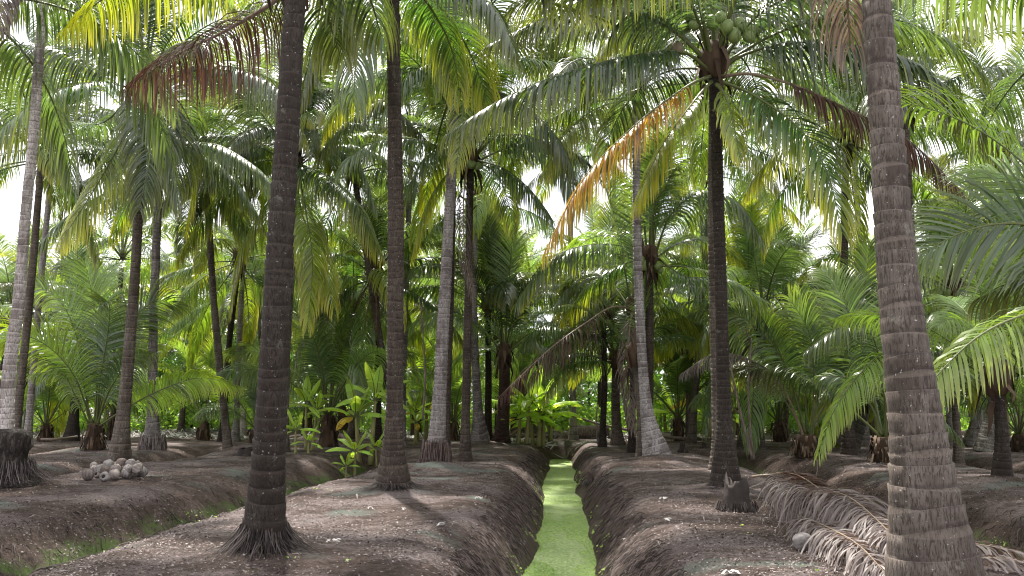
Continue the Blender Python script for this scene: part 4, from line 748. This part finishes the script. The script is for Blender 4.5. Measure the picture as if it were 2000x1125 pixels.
# ------------------------------------------------------------------ far rows of palms
LMK = [(30, 'left edge trunk'), (182, 'left young palm'), (245, 'husk heap palm'), (298, 'fringed pale palm'), (447, 'slender dark palm'), (530, 'nearest left trunk'), (558, 'straight grey-brown trunk'), (724, 'tallest banana'), (770, 'second near trunk'),
       (866, 'tall grey trunk'), (910, 'mottled trunk'), (978, 'thick reddish trunk'), (1097, 'ditch'), (1176, 'thin ditch-end palm'), (1206, 'stout short palm'), (1270, 'leaning grey palm'), (1410, 'dark mottled palm'), (1478, 'mossy trunk'), (1578, 'right young palm'), (1660, 'right-leaning mossy trunk'), (1790, 'thick right trunk'), (1870, 'slim banded palm'), (1955, 'short banded palm')]
def far_label(x, y, h, col, row):
    px = 1092 + x / y * F; i = sum(1 for q, _ in LMK if q < px); cn = {GREY: 'grey', BROWN: 'brown', MIDC: 'tan', DARK: 'dark'}[col]
    where = 'left of ' + LMK[0][1] if i == 0 else 'right of ' + LMK[-1][1] if i == len(LMK) else 'between %s and %s' % (LMK[i - 1][1], LMK[i][1])
    return '%s %s palm, %s far row, %s' % ('tall' if h > 8.3 else 'low', cn, ['first', 'second', 'third', 'fourth', 'last'][row], where)
far = []
bedx = [-45, -39, -33, -27.5, -21.6, -15.4, -9.2, -3.2, 3.0, 8.9, 15, 21, 27, 33, 39, 45]
for r_, yy in enumerate([42, 48, 55, 62, 70]):
    for bx in bedx:
        if abs(bx) > yy * .62 + 3: continue
        x = bx + random.uniform(-1.2, 1.2); y = yy + random.uniform(-2, 2)
        hgt = random.uniform(4.5, 9.5) if r_ < 2 else random.uniform(7, 12)
        far.append((x, y, hgt, r_))
for x, y, hgt, row in far:
    fc = random.choice([GREY, BROWN, MIDC, DARK])
    palm((x, y, 0), (x + random.uniform(-.7, .7), y + random.uniform(-.5, .5), hgt), far_label(x, y, hgt, fc, row), random.uniform(.12, .16), random.uniform(.24, .36), fc, 17, (0, 6),
         fine=False, group='far rows of coconut palms', yellow=.2, sheath=False, crown_kinds=('green', 'fresh', 'green', 'dark', 'lime'))
# palms outside or above the frame on nearer beds, whose fronds hang into the top
for (x, y, hgt, lab) in [(-10.5, 13.5, 8.6, 'coconut palm outside the left edge with fronds reaching into the upper left corner'), (9.3, 15.5, 8.3, 'coconut palm outside the right edge with fronds reaching into the upper right corner'),
                         (-9.3, 29, 11.0, 'very tall coconut palm on the left, crown above the broad left crown'), (3.72, 21, 10.8, 'very tall coconut palm right of the ditch, crown cut by the top of the picture'),
                         (-3.4, 26, 12.2, 'very tall coconut palm left of the ditch, crown cut by the top of the picture'), (9.9, 25, 10.3, 'very tall coconut palm on the right, crown above the thick trunk'), (15.5, 22, 7.6, 'coconut palm near the right edge with pale backlit fronds'),
                         (-20.5, 33, 12.0, 'very tall palm far left, crown high between the left edge trunk and the left crown'), (-17.2, 27, 9.8, 'tall palm behind the left edge trunk, crown filling the gap beside it'), (-14.2, 38, 13.6, 'very tall palm far behind the broad left crown'), (-6.3, 35, 13.0, 'very tall palm far behind, crown between the two nearest trunks'),
                         (2.6, 42, 14.0, 'very tall palm far beyond the ditch end'), (6.3, 34, 12.3, 'very tall palm far behind the nut-laden crown'), (12.2, 36, 13.2, 'very tall palm far behind the brown drooping frond on the right'), (17.8, 35, 12.2, 'very tall palm far right, crown behind the thick trunk'), (21.5, 38, 11.0, 'very tall palm at the far right, high in the right corner')]:
    palm((x, y, 0), (x + .2, y, hgt), lab, .13, .25, random.choice([BROWN, MIDC, GREY]), 17, (0, 6), yellow=.12, avoid=[(0, 42, (0, 1, 2, 3, 4, 5, 6, 7))] if x == -10.5 else [(180, 35, (2, 3, 4, 5, 6, 7))] if x == 9.3 else None, nuts=4, crown_kinds=('dark', 'dark', 'green', 'green'))

# ------------------------------------------------------------------ banana plants
def banana_leaf(e0, bend, L=1.7, wmax=.27, seed=0, torn=.3):
    rg = np.random.default_rng(seed + 400); P = arc(e0, bend, L, rg.normal(0, .1), 1.4); P, _ = resample(P, 26); Tt = unit(np.gradient(P, axis=0)); Sd = np.array([0, -1.0, 0]); Nn = unit(np.cross(np.tile(Sd, (26, 1)), Tt)); mb = MB()
    for sg in (-1, 1):
        a = 4
        while a < 25:
            b_ = min(25, a + (rg.integers(1, 5) if rg.random() < torn else rg.integers(5, 12))); idx = np.arange(a, b_ + 1); q = (idx - 4) / 21.0
            w_ = wmax * np.interp(q, [0, .15, .4, .7, .9, 1], [.2, .75, 1, .85, .42, .02]); dr = rg.normal(-.15, .16) ; rows = []
            for k in range(5):
                f = k / 4.; rows.append(P[idx] + Sd * sg * (w_ * f)[:, None] + Nn[idx] * (w_ * f * (.35 - .75 * f * f + dr * f))[:, None] + Tt[idx] * (w_ * f * .15)[:, None])
            V = np.stack(rows, 1); n = len(idx); i = np.arange(n - 1)[:, None] * 5 + np.arange(4)[None]; Q = np.stack([i, i + 1, i + 6, i + 5], -1).reshape(-1, 4)
            U = np.stack([np.repeat(q[:, None], 5, 1), np.repeat(np.linspace(0, .8, 5)[None], n, 0)], -1); mb.add(V, Q, U, 0); a = b_
    V, Q, U = tube(P, np.interp(np.linspace(0, 1, 26), [0, .2, 1], [.03, .02, .004]), 5); mb.add(V, Q, U, 1)
    return mb.mesh('leaf', [M_banana, M_rib])
BL = [[banana_leaf(e, bd, 1.85, .22, i * 3 + v) for v in range(2)] for i, (e, bd) in enumerate([(75, 30), (50, 60), (38, 66), (22, 66), (5, 60)])]
def banana(pos, hgt, label, n=7, sc=1.0, bright='b', seed=1, stems=1, clump=None):
    rd = random.Random(seed); pos = np.array(pos, float); pos[2] = float(H(pos[0], pos[1])) - .02
    o = bpy.data.objects.new('banana_plant', None); C.objects.link(o); o.location = pos; tag(o, label, 'banana plant')
    for s in range(stems):
        off = np.array([rd.uniform(-.4, .4), rd.uniform(-.3, .3), 0]) * (s > 0); h = hgt * (1 if s == 0 else rd.uniform(.5, .9)); zz = np.linspace(0, h, 8); ln = rd.uniform(-.1, .1)
        mb = MB(); mb.add(*tube(np.stack([off[0] + ln * zz, off[1] + 0 * zz, zz], 1), np.interp(zz / h, [0, .1, .8, 1], [.10, .085, .055, .035]) * sc * 1.1, 10, jitter=.04)); link('stalk', mb.mesh('stalk', [M_stalk]), o)
        az = rd.random() * 6
        for i in range(n):
            c = min(4, int(i / n * 5)); az += 2.4; a = az
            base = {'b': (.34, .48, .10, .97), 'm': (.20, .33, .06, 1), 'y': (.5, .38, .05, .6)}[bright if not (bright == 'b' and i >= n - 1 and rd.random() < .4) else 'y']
            f = rd.uniform(.75, 1.2); ob = link('leaf', rd.choice(BL[c]), o, (off[0] + ln * h, off[1], h - .03), (rd.uniform(-.15, .15), rd.uniform(-.1, .1), a), sc * rd.uniform(.75, 1.05) * (1 if s == 0 else .8), (base[0] * f, base[1] * f, base[2] * f, base[3]))
            if base[0] > .4: ob['label'] = 'yellow withering banana leaf'
    return o
for i, (px, py, Y, h, sc, n, st, br, lab) in enumerate([
        (598, 868, 31, 1.6, .7, 6, 2, 'b', 'banana plant with orange withered leaves left of the bushy young palm'),
        (577, 884, 27.5, .75, .48, 6, 2, 'b', 'small banana plant at the foot of the straight grey-brown trunk'),
        (724, 872, 30, 2.2, 1.0, 8, 2, 'b', 'tallest banana plant, broad pale leaves beside the second near trunk'),
        (694, 884, 27, .95, .52, 8, 1, 'b', 'mid-sized bright banana plant on the bank edge, left of the second near trunk'),
        (676, 882, 26.5, .42, .32, 6, 1, 'b', 'smallest banana plant at the bank edge'),
        (738, 870, 29.5, .9, .45, 7, 1, 'b', 'banana plant touching the left side of the second near trunk'),
        (813, 855, 36, 1.3, .65, 7, 2, 'b', 'banana plant between the second near trunk and the tall grey palm'),
        (832, 852, 40, 2.0, 1.0, 8, 3, 'b', 'banana clump behind the tall grey palm left of the ditch'),
        (1028, 856, 37.5, 1.7, 1.15, 8, 2, 'b', 'bright banana plant on the left of the clump at the ditch end'),
        (1052, 856, 38, 1.5, 1.15, 8, 3, 'b', 'bright banana clump in the middle at the ditch end'),
        (1075, 857, 39, 1.2, 1.1, 7, 2, 'b', 'banana plant with a drooping leaf on the right of the clump at the ditch end'),
        (890, 850, 43, 1.3, .9, 7, 2, 'b', 'banana plant seen between the grey and mottled trunks'),
        (1330, 848, 44, 2.0, 1.1, 8, 2, 'b', 'tall banana plant right of the leaning grey palm'),
        (1388, 852, 42, 1.9, 1.15, 8, 2, 'b', 'banana plant with a large bright leaf left of the mottled palm'),
        (1432, 852, 44, 2.1, 1.1, 8, 2, 'b', 'banana plant right behind the mottled palm'),
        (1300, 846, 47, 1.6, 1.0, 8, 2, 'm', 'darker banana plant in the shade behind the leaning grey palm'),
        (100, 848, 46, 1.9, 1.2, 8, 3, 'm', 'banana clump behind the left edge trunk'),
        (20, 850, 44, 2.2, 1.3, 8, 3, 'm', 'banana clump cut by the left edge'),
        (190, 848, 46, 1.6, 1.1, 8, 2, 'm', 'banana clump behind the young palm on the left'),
        (240, 846, 50, 1.8, 1.1, 8, 2, 'b', 'banana plant between the husk heap palm and the pale grey one'),
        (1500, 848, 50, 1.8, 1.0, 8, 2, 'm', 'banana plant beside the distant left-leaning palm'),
        (1690, 862, 36, 1.5, .9, 7, 1, 'b', 'slender banana plant left of the thick right trunk'),
        (1790, 850, 44, 1.8, 1.1, 8, 2, 'b', 'banana clump behind the thick right trunk'),
        (1840, 852, 42, 1.4, 1.0, 8, 2, 'b', 'banana plant right behind the thick right trunk'),
        (1960, 850, 44, 2.0, 1.2, 8, 2, 'b', 'banana clump near the right edge'),
        (78, 852, 40, .5, .6, 6, 1, 'b', 'small banana sucker by the dark trunk near the left edge')]):
    banana(W(px, py, Y), h, lab, n, sc, br, i + 3, st)

# ------------------------------------------------------------------ understory and wood behind
def foliage(n, fn, size, name, label, cat, kind='stuff', colr=(.05, .11, .025, 1)):
    P = fn(n); m = len(P); N = unit(rng.normal(size=(m, 3)) + np.array([0, 0, .6])); th = rng.random(m) * 6.28
    d = unit(np.cross(N, unit(rng.normal(size=(m, 3))))); s = np.cross(N, d); sz = size * rng.uniform(.6, 1.4, m)[:, None]
    X = np.stack([P - d * sz * .5, P + N * sz * .08, P + d * sz * .5 - UP * sz * .1], 1); Wd = np.stack([s * sz * .08, s * sz * .24, s * sz * .04], 1); V, Q, U = ribbons(X, Wd, rng.random(m))
    o = link(name, mesh_arrays(name, V, Q, U, [M_bush], None, False), color=colr)
    if kind or cat: tag(o, label, cat, kind=kind)
    return o
def wood(y0, y1, hmax, xr, o_):
    def fn(n):
        x = rng.uniform(-xr, xr, n); y = rng.uniform(y0, y1, n); top = hmax * (.55 + .9 * vnoise(x, y * .4, 5, o_) + .5 * vnoise(x, y * 0, 1.7, o_ + 1)); z = top * rng.random(n) ** .75
        keep = vnoise(x * 1.2 + z * .6, z * 1.4 + y, 1.0, o_ + 2) > -.12; return np.stack([x, y, z + .1], 1)[keep]
    return fn
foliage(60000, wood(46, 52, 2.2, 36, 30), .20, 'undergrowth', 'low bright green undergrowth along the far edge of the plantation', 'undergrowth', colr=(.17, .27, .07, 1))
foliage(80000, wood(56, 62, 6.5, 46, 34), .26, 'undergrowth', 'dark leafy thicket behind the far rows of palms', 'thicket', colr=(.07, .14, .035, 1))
foliage(90000, wood(74, 80, 15.0, 60, 38), .42, 'far_wood', 'green wood closing the view behind the plantation', 'wood', colr=(.08, .16, .045, 1))
def broadleaf(pos, h, rad, label, col, n=9000, sz=.13):
    pos = np.array(pos, float); pos[2] = 0; o = bpy.data.objects.new('broadleaf_tree', None); C.objects.link(o); o.location = pos; tag(o, label, 'tree'); mb = MB(); rd = random.Random(int(h * 100)); cl = []
    mb.add(*tube([[0, 0, -.1], [.1, 0, h * .35], [0, .1, h * .6]], [.18, .13, .08], 8))
    for k in range(26):
        a = rd.random() * 6.28; r_ = rad * rd.uniform(.2, 1); z = h * rd.uniform(.35, 1.0); e = np.array([r_ * math.cos(a), r_ * math.sin(a), z]); cl.append(e); mb.add(*tube([[0, 0, h * rd.uniform(.2, .5)], e * np.array([.5, .5, .85]), e], [.06, .04, .012], 5))
    link('trunk', mb.mesh('trunk', [M_wood]), o); cl = np.array(cl)
    f = lambda n: cl[rng.integers(0, len(cl), n)] + unit(rng.normal(size=(n, 3))) * (rad * .32 * rng.random((n, 1)) ** .5) * np.array([1.2, 1.2, .6])
    q = foliage(n, f, sz, 'crown', None, None, None, col); q.parent = o
broadleaf(W(1345, 840, 40), 8.2, 3.0, 'fine-leaved bright green tree behind the leaning grey palm', (.13, .24, .03, 1), 26000, .11)
broadleaf(W(1020, 838, 48), 5.5, 2.6, 'leafy tree beyond the left bank of the ditch end', (.08, .17, .03, 1), 12000)
broadleaf(W(440, 836, 52), 6.0, 3.0, 'leafy green tree behind the slender dark palm on the left', (.05, .12, .025, 1), 14000)
broadleaf(W(330, 838, 50), 3.6, 2.2, 'dark rounded bush behind the pale grey palm on the left', (.035, .09, .02, 1), 12000)
broadleaf(W(1600, 838, 50), 4.6, 2.6, 'leafy bush behind the young palm on the right', (.05, .12, .025, 1), 12000)

# ------------------------------------------------------------------ small things
p0 = base_at(222, 940); hb = MB(); V, Q, U = blob(.13, 14, 10, (1, 1, 1.12), .07, 1); hb.add(V, Q, U); HUSK = [hb.mesh('coconut_husk', [M_husk])]
hb = MB(); V, Q, U = blob(.125, 14, 10, (1, 1, 1.1), .10, 5); hb.add(V, Q, U); HUSK.append(hb.mesh('coconut_husk', [M_husk]))
hb = MB(); V, Q, U = blob(.12, 14, 10, (1, 1, 1.05), .08, 9); r2 = np.hypot(V[:, 0], V[:, 1]); top_ = V[:, 2] > .085; V[top_, 2] = .085 - (.055 - np.minimum(r2[top_], .055)) * 1.6; hb.add(V, Q, U); HUSK.append(hb.mesh('coconut_husk', [M_husk]))
hm = MB(); hm.add(*blob(.05, 10, 6, (1, 1, .35), .0, 2, (0, 0, .062)))
HOLE = hm.mesh('hollow', [M_hollow])
d0 = p0[1]; pxm = 1700 / d0
layers = [[(170, 938), (190, 935), (204, 940), (223, 937), (243, 935), (258, 931), (270, 928), (278, 930), (182, 926), (196, 922), (212, 930), (232, 928), (251, 922), (266, 920), (183, 918), (222, 922), (240, 920)],
          [(195, 916), (211, 910), (225, 921), (240, 915), (254, 912), (268, 915), (206, 922), (232, 912)], ]
extra = [(212, 909), (232, 911), (255, 910), (269, 915), (225, 921)]
k_ = 0
for (px, py) in layers[0]:
    q = base_at(px, py + 5); ml = HUSK[2] if px in (204, 190, 223 - 19) else HUSK[k_ % 2]
    o = link('coconut_husk', ml, None, (q[0], q[1], float(H(q[0], q[1])) + .115), (random.uniform(-1.3, -.7) + (0 if ml is HUSK[2] else random.uniform(0, 2)), random.uniform(-.5, .5), random.uniform(-.4, .4)) if ml is not HUSK[2] else (R(75), 0, R(random.uniform(-30, 30))), random.uniform(.7, .95)); o.color = random.choice([(1, 1, 1, 1), (.8, .74, .7, 1), (.6, .52, .48, 1), (1.1, 1.05, 1, 1)])
    tag(o, 'dry pale coconut husk with a dark open hole at the front of the heap' if ml is HUSK[2] else 'dry greyish coconut husk resting on the ground in the heap by the palm', 'coconut husk', 'husks heaped by the palm')
    if ml is HUSK[2]: link('hollow', HOLE, o)
    k_ += 1
for i, (px, py) in enumerate([(212, 908), (231, 909), (255, 907), (268, 910), (222, 922), (238, 905), (196, 917), (213, 912), (226, 916), (241, 913), (256, 911), (268, 915), (206, 920), (250, 918)]):
    q = W(px, py, d0 + (.25 if py < 914 else .05)); o = link('coconut_husk', HUSK[i % 2], None, q, (random.uniform(0, 3), random.uniform(0, 3), 0), random.uniform(.7, .92)); o.color = random.choice([(1, 1, 1, 1), (.8, .74, .7, 1), (.6, .52, .48, 1), (1.1, 1.05, 1, 1)]); tag(o, 'dry greyish coconut husk lying on top of the others in the heap', 'coconut husk', 'husks topping the heap')
for (px, py, lab, me) in [(1570, 1078, 'cracked coconut husk lying under the fringe of the fallen dead fronds', HUSK[0]), (52, 877, 'small yellowish coconut lying behind the left edge trunk', NUT[0])]:
    q = base_at(px, py); o = link('coconut', me, None, (q[0], q[1], float(H(q[0], q[1])) + .09), (1.2, .3, .5), .8); tag(o, lab, 'coconut')
# split pale husk beside the left edge palm
q = W(38, 878, 17.5); mb = MB(); V, Q, U = blob(.34, 18, 12, (1.0, .6, .75), .06, 3); V[:, 1] = np.maximum(V[:, 1], -.05); mb.add(V, Q, U); o = link('split_trunk_piece', mb.mesh('split_trunk_piece', [M_husk]), None, (q[0], q[1], float(H(q[0], q[1])) + .16), (R(-15), R(10), R(20))); tag(o, 'pale split butt of a trunk lying behind the left edge palm', 'log')
# rotten stumps
def stump(px, py, r, h, label, seed, col=(1, 1, 1, 1)):
    q = base_at(px, py); rg = np.random.default_rng(seed); a = np.linspace(0, 2 * pi, 22, endpoint=False); zz = np.linspace(-.1, 1, 9); jag = .92 + .10 * np.sin(a * 2 + seed) + rg.normal(0, .045, 22)
    rr = np.interp(zz, [-.1, .15, .6, 1], [1.5, 1.05, .9, .8]) * r; V = np.stack([np.stack([rr[k] * (1 + rg.normal(0, .06, 22)) * np.cos(a), rr[k] * (1 + rg.normal(0, .06, 22)) * np.sin(a), h * np.maximum(z_, -.1) * (jag if z_ > .5 else 1) + 0 * a], 1) for k, z_ in enumerate(zz)] + [np.stack([rr[-1] * .5 * np.cos(a), rr[-1] * .5 * np.sin(a), h * .45 + 0 * a], 1), np.stack([.01 * np.cos(a), .01 * np.sin(a), h * .4 + 0 * a], 1)], 0)
    n = len(V); i = np.arange(n - 1)[:, None] * 22 + np.arange(22)[None]; j = np.arange(n - 1)[:, None] * 22 + (np.arange(22)[None] + 1) % 22
    o = bpy.data.objects.new('palm_stump', None); C.objects.link(o); o.location = (q[0], q[1], float(H(q[0], q[1])) - .02); tag(o, label, 'stump')
    link('wood', mesh_arrays('wood', V, np.stack([i, j, j + 22, i + 22], -1), None, [M_fibre], None, False), o, color=col)
    link('root_skirt', root_skirt(r * 1.35, h * .35, 300, .04, seed, .15), o, color=(1.3, 1.3, 1.3, 1)); return o
stump(1440, 996, .19, .50, 'rotten fibrous stump at the foot of the mottled palm beside the fallen fronds', 3)
stump(482, 893, .28, .26, 'low black rotten stump with matted roots left of the nearest trunk', 5, (.6, .6, .6, 1))
stump(1152, 912, .09, .3, 'short cut stub sticking out of the right bank of the ditch', 7, (1.6, 1.4, 1.3, 1)); stump(1333, 884, .10, .42, 'mossy pointed stub on the bank right of the leaning grey palm', 9); stump(1375, 874, .10, .25, 'small stub just left of the mottled palm', 10, (1.2, 1.1, 1, 1))
stump(710, 880, .10, .18, 'small brown stub beside the banana plants', 12, (1.8, 1.3, 1, 1))
# logs
def log(p, r, label, seed=0, mat=None):

    pts = np.array([W(*q) for q in p]); c = pts[0].copy(); pts[:, 2] = H(pts[:, 0], pts[:, 1]) + r * .75 + np.array([q[3] if len(q) > 3 else 0 for q in p]) if False else np.maximum(pts[:, 2], H(pts[:, 0], pts[:, 1]) + r * .7)
    P, L = resample(pts - c, 24); mb = MB(); mb.add(*tube(P, r * (1 + .05 * np.sin(np.arange(24) * 2.3)), 12, jitter=.05)); o = link('fallen_log', mb.mesh('fallen_log', [mat or M_wood]), None, c); tag(o, label, 'log')
log([(1128, 845, 42), (1150, 846, 42), (1185, 844, 42.3)], .36, 'fat dark rotten log beyond the right side of the ditch end')
log([(1110, 808, 41), (1170, 828, 40.5), (1260, 846, 40)], .05, 'long thin pale pole leaning across the fallen log')
log([(1295, 853, 40), (1345, 857, 38.5), (1420, 858, 38)], .07, 'thin pale log lying on the bank right of the leaning grey palm')
log([(625, 850, 38), (665, 846, 40), (700, 842, 41)], .12, 'fallen pole behind the banana plants'); log([(900, 853, 40), (960, 850, 41), (1050, 852, 42), (1110, 855, 42)], .11, 'long dark log lying behind the banana clump')
log([(80, 858, 33), (110, 858, 33), (150, 853, 34)], .05, 'thin pale stick lying behind the left edge palm'); log([(1740, 850, 44), (1830, 848, 45), (1900, 846, 46)], .16, 'grey fallen trunk behind the thick right palm')
log([(1880, 862, 36), (1960, 858, 37), (2040, 858, 38)], .12, 'fallen grey log near the right edge')
# saplings and hanging dead stems
def stem(p, r, name, label, cat, mat=M_wood, twigs=0):
    pts = np.array([W(*q) for q in p]); c = pts[0].copy(); P, L = resample(pts - c, 20); mb = MB(); mb.add(*tube(P, np.linspace(r, r * .45, 20), 7)); rd = random.Random(int(c[0] * 99))
    for k in range(twigs):
        s = P[rd.randrange(8, 19)]; e = s + np.array([rd.uniform(-.5, .5), rd.uniform(-.4, .4), rd.uniform(.2, .8)]); mb.add(*tube([s, (s + e) / 2 + [0, 0, .05], e], [r * .35, r * .25, r * .08], 4))
    tag(link(name, mb.mesh(name, [mat]), None, c), label, cat)
stem([(1470, 897, 24.5), (1455, 840, 24.5), (1440, 780, 24.5), (1424, 700, 24.6)], .05, 'sapling', 'thin bare sapling leaning left behind the mottled palm', 'sapling', twigs=5)
stem([(1472, 897, 24.6), (1464, 830, 24.6), (1462, 740, 24.6), (1468, 660, 24.6)], .045, 'sapling', 'thin straight sapling beside the leaning bare one', 'sapling', twigs=4)
stem([(1167, 868, 33), (1165, 820, 33), (1168, 770, 33)], .03, 'sapling', 'thin stick upright at the ditch end beside the thin dark palm', 'sapling')
stem([(1232, 850, 34), (1222, 800, 34), (1212, 730, 34)], .09, 'sapling', 'pale curved bare trunk behind the hanging brown fronds', 'sapling')
stem([(826, 820, 27), (830, 730, 27), (824, 620, 27), (818, 580, 27.3)], .035, 'dead_stem', 'dark dangling dead stem right of the second near trunk', 'dead stem', twigs=4)
# pale dry leaves on the near soil
def scrap(px, py, s, label, rot=0.0, seed=1):
    q = base_at(px, py); rg = np.random.default_rng(seed); mb = MB()
    for k in range(5):
        a = rot + rg.normal(0, .6) + pi * (k % 2); P = np.array([[math.cos(a) * s * t, math.sin(a) * s * t, .012 + .03 * math.sin(t * 4 + k) ** 2] for t in np.linspace(0, .6, 5)]) + rg.normal(0, .01, 3) * [1, 1, 0]
        Wd = np.array([[-math.sin(a), math.cos(a), .2]]) * (s * .11 * np.array([.5, 1, .8, .9, .2]))[:, None]; V, Q, U = ribbons(P[None], Wd[None]); mb.add(V, Q, U)
    tag(link('dry_leaf', mb.mesh('dry_leaf', [M_pale], False), None, (q[0], q[1], float(H(q[0], q[1])) + .005)), label, 'dry leaf')
scrap(648, 1066, .16, 'crumpled white dry leaf on the soil right of the nearest trunk', .2, 1); scrap(858, 1026, .13, 'pale dry leaf left of the ditch', .1, 2); scrap(722, 995, .08, 'small pale leaf on the algae patch below the second trunk', 0, 3); scrap(786, 997, .09, 'small white leaf near the foot of the second trunk', 0, 4)
scrap(933, 979, .12, 'pale leaf on the left shoulder of the ditch', 0, 5); scrap(1293, 978, .15, 'pale leaf on the bed right of the ditch', 0, 6); scrap(1298, 1012, .16, 'long pale leaf on the right bed before the stump', 0, 7); scrap(1217, 1010, .09, 'curled pale leaf on the right slope of the ditch', .7, 8); scrap(1422, 1122, .16, 'pale leaf at the bottom edge right of the ditch', .1, 9); scrap(310, 968, .09, 'pale oval leaf on the bank below the husk heap', 1.2, 10)

# the heap of dead fronds lying right of the mottled palm
def lying(pts, kind, label, seed, Lmax=.8, g=2.6, n_=None, **kw):
    P = np.array([[*base_at(px, py)[:2], 0] for px, py, h in pts]); P[:, 2] = H(P[:, 0], P[:, 1]) + np.array([h for _, _, h in pts]); c = P[0].copy()
    kw.setdefault('limp', .35); kw.setdefault('hw', .010); kw.setdefault('spacing', .02); kw.setdefault('ribr', .022)
    fl = lambda x, y: H(x + c[0], y + c[1]) - c[2]
    o = link('fallen_frond', frond_mesh('fallen_frond', P - c, .1, Lmax, g, 6, dead=True, floor=fl, seed=seed, nseg=8, gap=.03, **kw), None, c, color=leafcol(kind)); tag(o, label, 'palm frond'); return o
lying([(1520, 948, 0.26), (1560, 975, 0.36), (1620, 1022, 0.36), (1680, 1062, 0.27), (1760, 1090, 0.14)], 'brown', 'red-brown dead frond spread over the heap, thick butt beside the stump', 501, 1.0, 1.3, limp=.10, fwd=(52, 24), spacing=.022)
lying([(1535, 1000, 0.29), (1600, 1028, 0.45), (1660, 1050, 0.45), (1720, 1092, 0.36), (1770, 1150, 0.22)], 'pale', 'bleached grey dead frond draped over the near side of the heap', 502, 1.05, 2.6, spacing=.018, limp=.4)
lying([(1470, 960, 0.22), (1520, 965, 0.32), (1570, 1005, 0.32), (1610, 1050, 0.22), (1640, 1090, 0.11)], 'pale', 'grey dead frond draped beside the rotten stump', 503, .95, 2.4, spacing=.02, limp=.45)
lying([(1500, 958, 0.18), (1580, 980, 0.18), (1680, 1018, 0.16), (1800, 1060, 0.09)], 'brown', 'brown dead frond at the back of the heap along the ditch edge', 504, .8, 1.6, limp=.25)
lying([(1560, 1030, 0.14), (1620, 1075, 0.22), (1680, 1120, 0.22), (1740, 1180, 0.14)], 'pale', 'shredded pale frond at the bottom of the heap near the frame edge', 505, .8, 2.6, spacing=.02, limp=.5)
lying([(1840, 1085, .15), (1900, 1092, .15), (1990, 1098, .12), (2080, 1100, .08)], 'pale', 'pale dead frond behind the thick right trunk, tips reaching the right edge', 506, .7, 1.6, limp=.3)
lying([(1880, 1118, .1), (1950, 1122, .12), (2040, 1128, .1)], 'pale', 'small pale dead frond right of the thick trunk at the bottom edge', 507, .5, 1.6)
lying([(990, 862, .2), (1030, 852, .5), (1080, 855, .35), (1120, 866, .1)], 'grey', 'grey dead frond lying across the end of the ditch', 508, .9, 2.4, spacing=.06)
lying([(1130, 862, .2), (1080, 850, .4), (1020, 848, .3), (960, 852, .1)], 'grey', 'grey dead frond lying behind the ditch end bank', 509, .8, 2.4, spacing=.06)
stem([(1560, 948, 16.2), (1600, 962, 15.3), (1640, 980, 14.4), (1668, 990, 14)], .045, 'flower_sheath', 'dark pointed flower sheath lying behind the dead frond heap', 'flower sheath')
o = bpy.data.objects
for k_, (a, b_) in enumerate([((1588, 950, 15.6), (1597, 900, 15.7)), ((1560, 950, 15.6), (1542, 905, 15.6)), ((1600, 955, 15.4), (1665, 938, 15.2)), ((1640, 985, 14.2), (1700, 960, 14.1)), ((1555, 1020, 12.6), (1640, 1046, 11.8))]):
    stem([a, tuple((np.array(a) + np.array(b_)) / 2 + [3, -2, 0]), b_], .012, 'dry_twig', ['thin dry twig standing up from the top of the dead heap', 'short dry twig sticking up left of the tallest on the dead heap', 'pale curved twig reaching right over the dead heap', 'thin twig at the right end of the dead heap by the sheath', 'bare brown stalk lying across the front of the dead heap'][k_], 'twig')
bx = W(1525, 936, 15.2); mb = MB(); mb.add(*tube([[0, 0, 0], [.16, -.1, -.06], [.34, -.2, -.12]], [.055, .06, .04], 8, .6)); tag(link('frond_butt', mb.mesh('frond_butt', [M_wood]), None, bx), 'pale cut frond butt jutting from the top of the dead heap', 'frond butt')
